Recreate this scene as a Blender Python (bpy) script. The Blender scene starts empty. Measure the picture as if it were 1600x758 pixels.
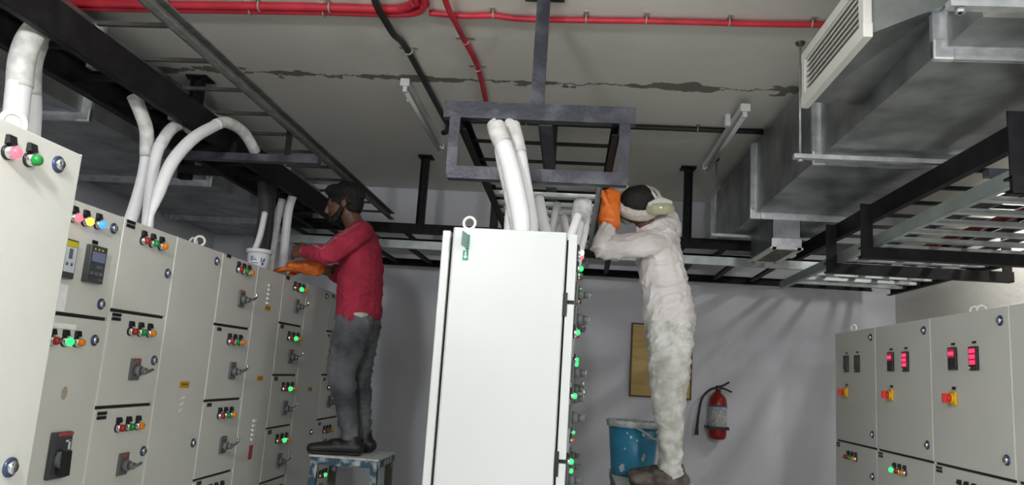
import bpy, bmesh, math, random
from mathutils import Vector, Matrix, noise
random.seed(7)
scn = bpy.context.scene
COL = scn.collection
PI = math.pi

# ------------------------------------------------------------------ materials
def mat(name, col, rough=.5, metal=0., var=.0, scale=8., bump=0., bscale=60., emit=None, estr=0., col2=None, lo=.35, hi=.65, spec=.5, trans=0., alpha=1., detail=4., stretch=None):
    m = bpy.data.materials.new(name); m.use_nodes = True
    nt = m.node_tree; b = nt.nodes['Principled BSDF']
    b.inputs['Base Color'].default_value = (*col, 1)
    b.inputs['Roughness'].default_value = rough
    b.inputs['Metallic'].default_value = metal
    b.inputs['Specular IOR Level'].default_value = spec
    if trans: b.inputs['Transmission Weight'].default_value = trans
    if alpha < 1: b.inputs['Alpha'].default_value = alpha
    if emit:
        b.inputs['Emission Color'].default_value = (*emit, 1); b.inputs['Emission Strength'].default_value = estr
    if var or col2:
        tc = nt.nodes.new('ShaderNodeTexCoord'); nz = nt.nodes.new('ShaderNodeTexNoise')
        nz.inputs['Scale'].default_value = scale; nz.inputs['Detail'].default_value = detail
        src = tc.outputs['Object']
        if stretch:
            mp = nt.nodes.new('ShaderNodeMapping'); mp.inputs['Scale'].default_value = stretch
            nt.links.new(src, mp.inputs[0]); src = mp.outputs[0]
        nt.links.new(src, nz.inputs['Vector'])
        rp = nt.nodes.new('ShaderNodeValToRGB')
        c2 = col2 if col2 else tuple(min(1, c*(1+var)) for c in col)
        c1 = col if col2 else tuple(c*(1-var) for c in col)
        rp.color_ramp.elements[0].position = lo; rp.color_ramp.elements[0].color = (*c1, 1)
        rp.color_ramp.elements[1].position = hi; rp.color_ramp.elements[1].color = (*c2, 1)
        nt.links.new(nz.outputs['Fac'], rp.inputs[0]); nt.links.new(rp.outputs[0], b.inputs['Base Color'])
    if bump:
        tc = nt.nodes.new('ShaderNodeTexCoord'); nz = nt.nodes.new('ShaderNodeTexNoise')
        nz.inputs['Scale'].default_value = bscale; nz.inputs['Detail'].default_value = 5
        bp = nt.nodes.new('ShaderNodeBump'); bp.inputs['Strength'].default_value = bump; bp.inputs['Distance'].default_value = .02
        nt.links.new(tc.outputs['Object'], nz.inputs['Vector']); nt.links.new(nz.outputs['Fac'], bp.inputs['Height'])
        nt.links.new(bp.outputs[0], b.inputs['Normal'])
    return m

M = {}
M['panel'] = mat('panel_paint', (.64,.645,.60), .42, var=.03, scale=3, bump=.05, bscale=350)
M['panel_end'] = mat('end_panel_paint', (.535,.56,.555), .4, var=.015, scale=2)
M['panel_trim'] = mat('panel_edge_paint', (.76,.76,.71), .4)
M['gasket'] = mat('black_gasket', (.02,.02,.018), .6)
M['black'] = mat('black_plastic', (.012,.012,.014), .35)
M['darkgrey'] = mat('dark_grey_plastic', (.055,.06,.065), .35)
M['midgrey'] = mat('grey_plastic', (.13,.14,.145), .4)
M['plate'] = mat('grey_isolator_plate', (.11,.125,.125), .3)
M['chrome'] = mat('chrome', (.75,.76,.78), .18, 1.)
M['lockblue'] = mat('blue_grey_bezel', (.05,.075,.15), .3, .3)
M['white_pl'] = mat('white_plastic', (.75,.76,.76), .35)
M['paper'] = mat('paper', (.88,.88,.90), .8, var=.04, scale=60)
M['yellow'] = mat('yellow_sticker', (.62,.33,.01), .5)
M['yellowdark'] = mat('sticker_print', (.16,.07,.005), .6)
M['redlabel'] = mat('red_sticker', (.42,.06,.07), .5, var=.3, scale=80)
M['redrot'] = mat('red_rotary', (.65,.03,.015), .35)
M['yelrot'] = mat('yellow_rotary', (.75,.42,.01), .35)
M['lcd'] = mat('lcd_screen', (.17,.19,.32), .2)
M['relayface'] = mat('relay_face', (.62,.68,.74), .4)
M['relayyel'] = mat('relay_yellow', (.6,.5,.02), .4)
M['l_red'] = mat('lens_red', (.32,.02,.015), .25)
M['l_green'] = mat('lens_green', (.015,.25,.05), .25)
M['l_amber'] = mat('lens_amber', (.75,.22,.01), .25)
M['l_blue'] = mat('lens_blue', (.02,.05,.4), .25)
M['lit_red'] = mat('lit_lens_red', (.6,.05,.08), .3, emit=(1,.10,.14), estr=2.2)
M['lit_green'] = mat('lit_lens_green', (.05,.6,.15), .3, emit=(.02,1,.16), estr=1.6)
M['lit_yellow'] = mat('lit_lens_yellow', (.7,.5,.05), .3, emit=(1,.62,.03), estr=2.4)
M['lit_blue'] = mat('lit_lens_blue', (.05,.15,.7), .3, emit=(.03,.2,1), estr=2.2)
M['lit_white'] = mat('lit_lens_white', (.8,.8,.8), .3, emit=(1,.9,.85), estr=2.5)
M['digit'] = mat('red_digit_segments', (.5,.02,.06), .4, emit=(1,.05,.16), estr=1.7)
M['digitglass'] = mat('red_display_glass', (.10,.004,.012), .2, emit=(1,.02,.1), estr=.25)
M['steel_black'] = mat('black_painted_steel', (.007,.006,.008), .6, 0., spec=.25, col2=(.019,.018,.021), scale=14, lo=.45, hi=.8)
M['steel_blue'] = mat('dusty_black_steel', (.028,.03,.042), .4, .25, col2=(.12,.125,.15), scale=9, lo=.45, hi=.85, bump=.1)
M['galv'] = mat('galvanised_sheet', (.17,.185,.19), .40, .88, col2=(.46,.485,.49), scale=5, lo=.3, hi=.75, detail=8, bump=.06, bscale=9)
M['galv_bright'] = mat('galvanised_flange', (.5,.52,.53), .32, .8, col2=(.75,.77,.8), scale=20, lo=.3, hi=.7)
M['galv_rung'] = mat('galvanised_rung', (.42,.46,.46), .42, .6, var=.15, scale=12)
M['galv_dusty'] = mat('dusty_angle_iron', (.13,.13,.125), .6, .35, col2=(.21,.21,.20), scale=18)
M['rung_dark'] = mat('dull_rung', (.045,.043,.042), .6, .2, var=.3, scale=10)
M['galv_green'] = mat('zinc_angle', (.36,.42,.39), .5, .5, var=.12, scale=10)
M['alu'] = mat('powder_white_grille', (.68,.68,.64), .45)
M['pipe_red'] = mat('red_conduit', (.52,.025,.045), .45, var=.2, scale=6)
M['pipe_black'] = mat('black_conduit', (.014,.014,.015), .4)
M['clip'] = mat('zinc_saddle_clip', (.42,.42,.38), .5, .4)
M['cable_w'] = mat('white_cable_sleeve', (.78,.78,.80), .45, var=.03, scale=10)
M['cable_g'] = mat('grey_tape_wrap', (.50,.50,.48), .5, col2=(.70,.70,.69), scale=25)
M['cable_d'] = mat('dark_cable', (.05,.05,.055), .5)
M['cable_r'] = mat('dull_red_cable', (.16,.012,.018), .6)
M['batten'] = mat('white_batten', (.62,.62,.60), .5)
M['tube_off'] = mat('unlit_tube_glass', (.55,.56,.55), .25)
M['wood'] = mat('yellow_plywood', (.52,.35,.12), .6, col2=(.66,.47,.18), scale=4, stretch=(1,1,6))
M['wood_edge'] = mat('plywood_edge', (.13,.075,.03), .7)
M['ext_red'] = mat('extinguisher_red', (.30,.012,.012), .3)
M['ext_lab'] = mat('extinguisher_label', (.50,.50,.52), .5, var=.3, scale=45)
M['bucket'] = mat('blue_bucket', (.03,.24,.42), .4, col2=(.05,.30,.50), scale=5)
M['splash'] = mat('plaster_splash', (.62,.64,.64), .8, var=.2, scale=30)
M['tub'] = mat('white_tub', (.72,.74,.78), .45)
M['print_blue'] = mat('blue_print', (.07,.09,.24), .5)
M['stoolpaint'] = mat('splashed_blue_paint', (.035,.10,.16), .6, col2=(.55,.58,.58), scale=16, lo=.5, hi=.62)
M['stoolleg'] = mat('splashed_steel_leg', (.09,.09,.075), .6, col2=(.6,.6,.56), scale=20, lo=.55, hi=.66)
M['skin'] = mat('brown_skin', (.15,.072,.043), .5, var=.1, scale=12)
M['hair'] = mat('black_hair', (.008,.007,.007), .55, bump=.5, bscale=120)
M['shirt_red'] = mat('maroon_knit', (.42,.026,.062), .85, var=.12, scale=14, bump=.25, bscale=140)
M['stripe'] = mat('pale_stripe', (.42,.26,.27), .8)
M['undershirt'] = mat('white_undershirt', (.55,.57,.53), .85)
M['jeans'] = mat('worn_grey_jeans', (.06,.066,.076), .85, col2=(.25,.265,.28), scale=4.5, lo=.36, hi=.72, bump=.2, bscale=90)
M['shoe_blk'] = mat('black_shoe', (.02,.019,.02), .5, var=.3, scale=20)
M['sole'] = mat('dark_sole', (.035,.033,.033), .7)
M['glove'] = mat('orange_rubber', (.80,.15,.015), .4, col2=(.86,.22,.035), scale=12)
M['shirt_white'] = mat('dusty_offwhite_cotton', (.72,.67,.66), .9, col2=(.86,.82,.81), scale=6, lo=.3, hi=.7, bump=.15, bscale=110)
M['pants_white'] = mat('paint_smeared_trousers', (.50,.50,.45), .9, col2=(.76,.76,.74), scale=16, lo=.36, hi=.60, detail=8, bump=.2, bscale=80)
M['scarf'] = mat('offwhite_headscarf', (.62,.58,.53), .9, var=.06, scale=20, bump=.2, bscale=100)
M['goggle'] = mat('yellowed_clear_plastic', (.60,.62,.42), .15, trans=.35)
M['shoe_brn'] = mat('dusty_brown_shoe', (.07,.055,.05), .85, col2=(.20,.165,.14), scale=22)
M['mask'] = mat('pale_face_mask', (.50,.50,.48), .8)
M['tag_green'] = mat('green_tag', (.01,.22,.13), .5)
M['tag_grey'] = mat('grey_green_tag', (.22,.33,.29), .5)
M['tag_white'] = mat('tag_arrow', (.55,.75,.66), .5)

# ------------------------------------------------------------------ mesh builder
class MB:
    def __init__(s): s.v=[]; s.f=[]; s.m=[]; s.sm=[]; s.mats=[]
    def mi(s, m):
        if m not in s.mats: s.mats.append(m)
        return s.mats.index(m)
    def add(s, vs, fs, m, smooth=False):
        o=len(s.v); k=s.mi(m)
        s.v += [tuple(v) for v in vs]
        for f in fs: s.f.append(tuple(i+o for i in f)); s.m.append(k); s.sm.append(smooth)
        return s
    def box(s, x0,x1,y0,y1,z0,z1, m):
        x0,x1=sorted((x0,x1)); y0,y1=sorted((y0,y1)); z0,z1=sorted((z0,z1))
        v=[(x0,y0,z0),(x1,y0,z0),(x1,y1,z0),(x0,y1,z0),(x0,y0,z1),(x1,y0,z1),(x1,y1,z1),(x0,y1,z1)]
        return s.add(v,[(0,3,2,1),(4,5,6,7),(0,1,5,4),(1,2,6,5),(2,3,7,6),(3,0,4,7)],m)
    def cbox(s, x0,x1,y0,y1,z0,z1, c, m):
        """box with chamfered edges"""
        x0,x1=sorted((x0,x1)); y0,y1=sorted((y0,y1)); z0,z1=sorted((z0,z1))
        bm=bmesh.new(); bmesh.ops.create_cube(bm,size=1)
        for v in bm.verts: v.co=Vector(((x0+x1)/2+v.co.x*(x1-x0),(y0+y1)/2+v.co.y*(y1-y0),(z0+z1)/2+v.co.z*(z1-z0)))
        bmesh.ops.bevel(bm,geom=bm.edges[:],offset=c,segments=2,affect='EDGES',profile=.5)
        bm.verts.index_update()
        s.add([v.co[:] for v in bm.verts],[tuple(v.index for v in f.verts) for f in bm.faces],m); bm.free(); return s
    def bar(s, p0, p1, w, h, m, up=(0,0,1)):
        """rectangular bar between two points: w across, h along up"""
        p0=Vector(p0);p1=Vector(p1);t=(p1-p0).normalized();u=Vector(up);u=(u-t*u.dot(t)).normalized();a=t.cross(u)
        v=[]
        for p in (p0,p1):
            for i,j in ((-1,-1),(1,-1),(1,1),(-1,1)): v.append(p+a*(i*w/2)+u*(j*h/2))
        return s.add(v,[(3,2,1,0),(4,5,6,7),(0,1,5,4),(1,2,6,5),(2,3,7,6),(3,0,4,7)],m)
    def hexa(s, pts, m):
        """8 points: 4 of one end then 4 of the other, same winding"""
        return s.add(pts,[(3,2,1,0),(4,5,6,7),(0,1,5,4),(1,2,6,5),(2,3,7,6),(3,0,4,7)],m)
    def cyl(s, p0, p1, r0, m, r1=None, n=16, cap=True):
        r1=r0 if r1 is None else r1
        p0=Vector(p0);p1=Vector(p1);t=(p1-p0).normalized()
        a=t.orthogonal().normalized();b=t.cross(a)
        v=[];f=[]
        for p,r in ((p0,r0),(p1,r1)):
            for i in range(n):
                an=2*PI*i/n; v.append(p+a*(r*math.cos(an))+b*(r*math.sin(an)))
        for i in range(n):
            j=(i+1)%n; f.append((i,j,n+j,n+i))
        s.add(v,f,m,True)
        if cap:
            s.add(v[:n],[tuple(range(n-1,-1,-1))],m); s.add(v[n:],[tuple(range(n))],m)
        return s
    def lathe(s, o, axis, prof, m, n=24, ref=None):
        """prof = [(r, t)...] along axis from o"""
        o=Vector(o);t=Vector(axis).normalized();a=(Vector(ref) if ref else t.orthogonal()).normalized();b=t.cross(a)
        v=[];f=[]
        for r,h in prof:
            for i in range(n):
                an=2*PI*i/n; v.append(o+t*h+a*(r*math.cos(an))+b*(r*math.sin(an)))
        for k in range(len(prof)-1):
            for i in range(n):
                j=(i+1)%n; f.append((k*n+i,k*n+j,(k+1)*n+j,(k+1)*n+i))
        return s.add(v,f,m,True)
    def tube(s, pts, r, m, n=12, closed=False, sub=6, cap=True, smoothpath=True):
        pts=[Vector(p) for p in pts]; rr=r if isinstance(r,(list,tuple)) else [r]*len(pts)
        if smoothpath: P,Rr=crom(pts,rr,sub,closed)
        else: P,Rr=pts,list(rr)
        N=len(P); v=[];f=[]
        a=None
        for i,p in enumerate(P):
            if closed: t=(P[(i+1)%N]-P[i-1]).normalized()
            else: t=(P[min(i+1,N-1)]-P[max(i-1,0)]).normalized()
            a=(t.orthogonal() if a is None else a-t*a.dot(t)).normalized(); b=t.cross(a)
            for k in range(n):
                an=2*PI*k/n; v.append(p+a*(Rr[i]*math.cos(an))+b*(Rr[i]*math.sin(an)))
        for i in range(N if closed else N-1):
            i2=(i+1)%N
            for k in range(n):
                k2=(k+1)%n; f.append((i*n+k,i*n+k2,i2*n+k2,i2*n+k))
        s.add(v,f,m,True)
        if cap and not closed:
            s.add(v[:n],[tuple(range(n-1,-1,-1))],m); s.add(v[-n:],[tuple(range(n))],m)
        return s
    def torus(s, c, axis, R, r, m, n=28, k=10):
        t=Vector(axis).normalized();a=t.orthogonal().normalized();b=t.cross(a);c=Vector(c)
        return s.tube([c+a*(R*math.cos(2*PI*i/n))+b*(R*math.sin(2*PI*i/n)) for i in range(n)],r,m,n=k,closed=True,smoothpath=False)
    def mesh(s, name, origin=(0,0,0)):
        o=Vector(origin); me=bpy.data.meshes.new(name)
        me.from_pydata([tuple(Vector(v)-o) for v in s.v],[],s.f)
        for m in s.mats: me.materials.append(m)
        me.polygons.foreach_set('material_index',s.m); me.polygons.foreach_set('use_smooth',s.sm)
        bm=bmesh.new(); bm.from_mesh(me); bmesh.ops.remove_doubles(bm,verts=bm.verts[:],dist=1e-6)
        bmesh.ops.recalc_face_normals(bm,faces=bm.faces[:]); bm.to_mesh(me); bm.free(); me.update()
        return me
    def build(s, name, parent=None, origin=None, label=None):
        """vertices are given in world space (or in the root's space when origin is (0,0,0))"""
        if origin is None: origin = parent_origin(parent)
        ob=bpy.data.objects.new(name,s.mesh(name,origin)); COL.objects.link(ob)
        if parent: ob.parent=parent
        else: ob.location=origin
        if label: ob['label']=label
        return ob
def crom(pts, rad, sub, closed=False):
    N=len(pts); P=[];R=[]
    segs=N if closed else N-1
    for i in range(segs):
        if closed: p0,p1,p2,p3=[pts[(i+k)%N] for k in (-1,0,1,2)]; r1,r2=rad[i],rad[(i+1)%N]
        else:
            p1,p2=pts[i],pts[i+1]; p0=pts[i-1] if i>0 else p1*2-p2; p3=pts[i+2] if i+2<N else p2*2-p1; r1,r2=rad[i],rad[i+1]
        for k in range(sub):
            t=k/sub
            P.append(.5*((2*p1)+(p2-p0)*t+(2*p0-5*p1+4*p2-p3)*t*t+(3*p1-p0-3*p2+p3)*t**3))
            if isinstance(r1,(tuple,list)): R.append(tuple(x+(y-x)*t for x,y in zip(r1,r2)))
            else: R.append(r1+(r2-r1)*t)
    if not closed: P.append(pts[-1]); R.append(rad[-1])
    return P,R
def parent_origin(p):
    o=Vector((0,0,0))
    while p is not None: o+=p.location; p=p.parent
    return o
def tag(o,label,cat,group=None,kind=None):
    if label: o['label']=label
    if cat: o['category']=cat
    if group: o['group']=group
    if kind: o['kind']=kind
    return o
def thing(name,label,cat,loc,rz=0,group=None):
    o=bpy.data.objects.new(name,None); COL.objects.link(o); o.location=loc; o.rotation_euler=(0,0,rz); o.empty_display_size=.1
    return tag(o,label,cat,group)
def struct(name,mb,label):
    o=mb.build(name,None,(0,0,0)); o['kind']='structure'; o['label']=label; return o

# ------------------------------------------------------------------ room
CE=3.09; YB=6.6; XL=-3.3; XR=2.72; YR=-4.0
def wallmat(name,col,c2,band=None):
    m=mat(name,col,.85,col2=c2,scale=1.6,lo=.3,hi=.75,bump=.12,bscale=25); return m
M['wall']=wallmat('grey_wall_paint',(.66,.67,.73),(.74,.75,.80))
M['wall_r']=wallmat('beige_wall_paint',(.70,.68,.63),(.76,.74,.69))
M['floor']=mat('grey_concrete_floor',(.50,.50,.48),.7,var=.15,scale=3)
# ceiling: cream paint with a ragged dirty construction joint across it
m=mat('cream_ceiling_paint',(.40,.385,.335),.9,bump=.1,bscale=18); M['ceil']=m
nt=m.node_tree; b=nt.nodes['Principled BSDF']
tc=nt.nodes.new('ShaderNodeTexCoord'); sp=nt.nodes.new('ShaderNodeSeparateXYZ'); nt.links.new(tc.outputs['Object'],sp.inputs[0])
def mth(op,a,b2=None):
    n=nt.nodes.new('ShaderNodeMath'); n.operation=op
    for i,x in enumerate((a,b2)):
        if x is None: continue
        if hasattr(x,'is_linked'): nt.links.new(x,n.inputs[i])
        else: n.inputs[i].default_value=x
    return n.outputs[0]
nz=nt.nodes.new('ShaderNodeTexNoise'); nz.inputs['Scale'].default_value=5.5; nz.inputs['Detail'].default_value=6; nz.inputs['Roughness'].default_value=.7
nt.links.new(tc.outputs['Object'],nz.inputs['Vector'])
nz2=nt.nodes.new('ShaderNodeTexNoise'); nz2.inputs['Scale'].default_value=4.2; nz2.inputs['Detail'].default_value=5
nt.links.new(tc.outputs['Object'],nz2.inputs['Vector'])
dy=mth('SUBTRACT',sp.outputs['Y'],3.955)
wob=mth('MULTIPLY',mth('SUBTRACT',nz.outputs['Fac'],.5),.22)
dist=mth('ABSOLUTE',mth('ADD',dy,wob))
width=mth('MAXIMUM',mth('MULTIPLY',mth('SUBTRACT',nz2.outputs['Fac'],.47),.42),.007)
band=mth('LESS_THAN',dist,width)
mx=nt.nodes.new('ShaderNodeMix'); mx.data_type='RGBA'
nz3=nt.nodes.new('ShaderNodeTexNoise'); nz3.inputs['Scale'].default_value=1.1; nz3.inputs['Detail'].default_value=6
nt.links.new(tc.outputs['Object'],nz3.inputs['Vector'])
rp=nt.nodes.new('ShaderNodeValToRGB'); rp.color_ramp.elements[0].position=.3; rp.color_ramp.elements[0].color=(.68,.67,.61,1)
rp.color_ramp.elements[1].position=.7; rp.color_ramp.elements[1].color=(.77,.755,.70,1)
nt.links.new(nz3.outputs['Fac'],rp.inputs[0])
nt.links.new(mth('MULTIPLY',band,.8),mx.inputs['Factor']); nt.links.new(rp.outputs[0],mx.inputs['A']); mx.inputs['B'].default_value=(.07,.065,.045,1)
nt.links.new(mx.outputs['Result'],b.inputs['Base Color'])

struct('floor',MB().box(XL-.1,XR+.1,YR-.1,YB+.1,-.1,0,M['floor']),'grey concrete floor of the switch room')
struct('ceiling',MB().box(XL-.1,XR+.1,YR-.1,YB+.1,CE,CE+.12,M['ceil']),'cream painted ceiling slab with a ragged dirty joint across it')
struct('wall_back',MB().box(XL-.1,XR+.1,YB,YB+.12,0,CE,M['wall']),'pale grey end wall')
struct('wall_left',MB().box(XL-.12,XL,YR,YB,0,CE,M['wall']),'grey side wall behind the long cabinet row')
struct('wall_right',MB().box(XR,XR+.12,YR,YB,0,CE,M['wall_r']),'beige side wall behind the meter cabinets')
struct('wall_rear',MB().box(XL-.1,XR+.1,YR-.12,YR,0,CE,M['wall']),'pale wall at the near end of the room')

# ------------------------------------------------------------------ cabinet fixtures (face +x, origin on the door skin)
CACHE={}
def cached(key,fn):
    if key not in CACHE:
        b=MB(); fn(b); CACHE[key]=b.mesh(key[0] if isinstance(key,tuple) else key)
    return CACHE[key]
def put(name,me,parent,loc,label=None):
    o=bpy.data.objects.new(name,me); COL.objects.link(o); o.parent=parent; o.location=loc
    if label: o['label']=label
    return o
def lamp_mesh(lens,bez='chrome',k=1.):
    def fn(b):
        b.cyl((0,0,0),(.006*k,0,0),.0165*k,M['black'],n=20)
        b.lathe((0,0,0),(1,0,0),[(.0145*k,.006*k),(.0145*k,.015*k),(.0125*k,.017*k)],M[bez],n=20)
        b.lathe((0,0,0),(1,0,0),[(.0128*k,.016*k),(.0128*k,.025*k),(.0105*k,.030*k),(.006*k,.0325*k),(.0005,.0335*k)],M[lens],n=20)
        b.hexa([(0,-.011*k,.016*k),(0,.011*k,.016*k),(0,.011*k,.037*k),(0,-.011*k,.037*k),(.014*k,-.011*k,.019*k),(.014*k,.011*k,.019*k),(.009*k,.011*k,.037*k),(.009*k,-.011*k,.037*k)],M['black'])
    return cached(('indicator_lamp',lens,bez,k),fn)
def lock_mesh(k=1.):
    def fn(b):
        b.lathe((0,0,0),(1,0,0),[(.019*k,0),(.019*k,.004*k),(.0165*k,.006*k),(.0125*k,.005*k)],M['lockblue'],n=24)
        b.lathe((0,0,0),(1,0,0),[(.0125*k,.003),(.0125*k,.009*k),(.010*k,.012*k),(.0005,.0125*k)],M['chrome'],n=24)
        b.box(.010*k,.0145*k,-.0022*k,.0022*k,-.008*k,.008*k,M['darkgrey'])
    return cached(('lock',k),fn)
def plate_mesh(w,h,mm='black',t=.003):
    return cached(('plate',w,h,mm),lambda b:b.box(0,t,-w/2,w/2,-h/2,h/2,M[mm]))
def twoline_mesh():
    def fn(b):
        b.box(0,.004,-.025,.025,.002,.013,M['black']); b.box(0,.004,-.025,.025,-.013,-.002,M['black'])
    return cached('nameplate_pair',fn)
def switch_plate(b):
    b.cbox(0,.010,-.030,.030,-.040,.040,.004,M['plate'])
    b.box(.010,.0115,-.022,.022,.026,.034,M['redlabel'])
    b.cyl((.008,0,-.004),(.03,0,-.004),.021,M['midgrey'],r1=.018,n=20)
def switch_handle(b):
    b.cyl((.03,0,-.004),(.048,0,-.004),.013,M['midgrey'],n=16)
    b.tube([(.040,-.004,-.008),(.046,.02,-.004),(.050,.042,.002)],[.009,.0075,.006],M['chrome'],n=12)
def switch_lever(b):
    b.cyl((.03,0,-.004),(.048,0,-.004),.013,M['midgrey'],n=16)
    b.tube([(.040,-.004,-.008),(.046,.03,.0),(.050,.058,.012),(.050,.062,.03)],[.009,.0075,.0075,.008],M['chrome'],n=12)
def meter_mesh():
    def fn(b):
        b.cbox(0,.022,-.043,.043,-.048-.014,.048+.014,.003,M['darkgrey'])
        b.box(.022,.0228,-.034,.034,.008,.040,M['lcd'])
        for i in (-1,0,1): b.box(.022,.0228,i*.02-.008,i*.02-.001,.046,.052,M['lit_yellow'] if 0 else M['relayyel'])
        b.box(.022,.0228,-.004,.028,-.012,-.004,M['midgrey']); b.box(.022,.0226,.012,.036,-.052,-.046,M['midgrey'])
        for i in range(3): b.cbox(.021,.0245,-.032+i*.024,-.018+i*.024,-.036,-.026,.001,M['midgrey'])
    return cached('panel_meter',fn)
def relay_mesh():
    def fn(b):
        b.cbox(0,.02,-.031,.031,-.062,.062,.004,M['darkgrey'])
        b.box(.02,.0212,-.026,.024,.038,.056,M['relayyel']); b.box(.02,.0212,-.026,.024,-.042,.037,M['relayface'])
        b.box(.0212,.023,-.012,.004,.0,.032,M['midgrey']); b.box(.0212,.0225,-.02,-.010,-.022,-.012,M['midgrey']); b.box(.0212,.0225,.002,.012,-.022,-.012,M['midgrey'])
    return cached('relay',fn)
def mccb_base(b):
    b.cbox(0,.016,-.046,.046,-.072,.072,.004,M['darkgrey'])
    b.box(.016,.0175,-.030,.044,.060,.070,M['redlabel'])
    b.box(.016,.0172,.026,.036,-.025,.045,M['white_pl']); b.box(.016,.0172,.012,.036,.040,.046,M['white_pl'])
def mccb_handle(b):
    b.cyl((.014,-.004,-.01),(.030,-.004,-.01),.03,M['midgrey'],n=24)
    b.hexa([(.02,-.018,-.055),(.02,.010,-.055),(.02,.014,.02),(.02,-.022,.02),(.05,-.014,-.06),(.05,.006,-.06),(.044,.010,.016),(.044,-.018,.016)],M['black'])
def louver_mesh(n,w,p):
    def fn(b):
        for i in range(n):
            z=-i*p
            b.hexa([(0,-w/2,z-.006),(0,w/2,z-.006),(0,w/2,z+.008),(0,-w/2,z+.008),(.010,-w/2+.004,z-.006),(.010,w/2-.004,z-.006),(.002,w/2-.004,z+.008),(.002,-w/2+.004,z+.008)],M['panel_trim'])
    return cached(('vent_louvers',n,w),fn)
def warn_mesh(w=.078,h=.026):
    def fn(b):
        b.box(0,.0015,-w/2,w/2,-h/2,h/2,M['yellow'])
        x=-w*.33
        for i in range(6): b.box(.0015,.0018,x,x+w*.085,-h*.10,h*.18,M['yellowdark']); x+=w*.115
    return cached(('warning_sticker',w),fn)
def rotary_base(b):
    b.cbox(0,.012,-.027,.027,-.030,.030,.005,M['yelrot']); b.cyl((.01,0,0),(.022,0,0),.024,M['yelrot'],r1=.021,n=24)
def rotary_knob(b):
    b.cyl((.022,0,0),(.034,0,0),.017,M['redrot'],n=20)
    b.hexa([(.028,-.007,-.022),(.028,.007,-.022),(.028,.007,.022),(.028,-.007,.022),(.052,-.005,-.02),(.052,.005,-.02),(.052,.005,.02),(.052,-.005,.02)],M['redrot'])
SEG={'8':'abcdefg','0':'abcdef','3':'abcdg','2':'abged','4':'fgbc'}
def digit(b,ch,y,z,w,h,x):
    t=h*.14
    for s_ in SEG[ch]:
        if s_ in 'agd': zz={'a':h/2,'g':0,'d':-h/2}[s_]; b.box(x,x+.0012,y-w/2,y+w/2,z+zz-t/2,z+zz+t/2,M['digit'])
        else:
            yy=w/2 if s_ in 'bc' else -w/2; z0=z if s_ in 'bf' else z-h/2
            b.box(x,x+.0012,y+yy-t/2,y+yy+t/2,z0,z0+h/2,M['digit'])
def display_mesh(kind):
    def fn(b):
        b.cbox(0,.012,-.034,.034,-.050,.050,.003,M['black'])
        rows={'off':[], 'one':[.022], 'three':[.031,.007,-.017]}[kind]
        if kind=='off': b.box(.012,.0126,-.026,.026,-.01,.036,M['darkgrey'])
        else:
            b.box(.012,.0124,-.028,.028,(.004 if kind=='one' else -.028),.044,M['digitglass'])
            for i,z in enumerate(rows):
                for k in range(3): digit(b,'8',-.017+k*.016,z,.010,.014,.0125)
        if kind!='one': b.cyl((.012,-.022,-.04),(.0145,-.022,-.04),.005,M['white_pl'],n=12)
        for i in range(3): b.box(.012,.013,-.012+i*.014,-.003+i*.014,-.043,-.037,M['darkgrey'])
    return cached(('meter_display',kind),fn)
def eye_build(root,loc,R=.021,r=.0055,ang=0,k=1.):
    b=MB(); x,y,z=loc
    b.cyl((x,y,z),(x,y,z+.008),.013*k,M['panel_trim'],n=16)
    b.torus((x,y,z+.006+R*k+r*.6),(math.cos(ang),math.sin(ang),0),R*k,r*k,M['panel_trim'])
    return b.build('lifting_eye',root,(0,0,0))

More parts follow.
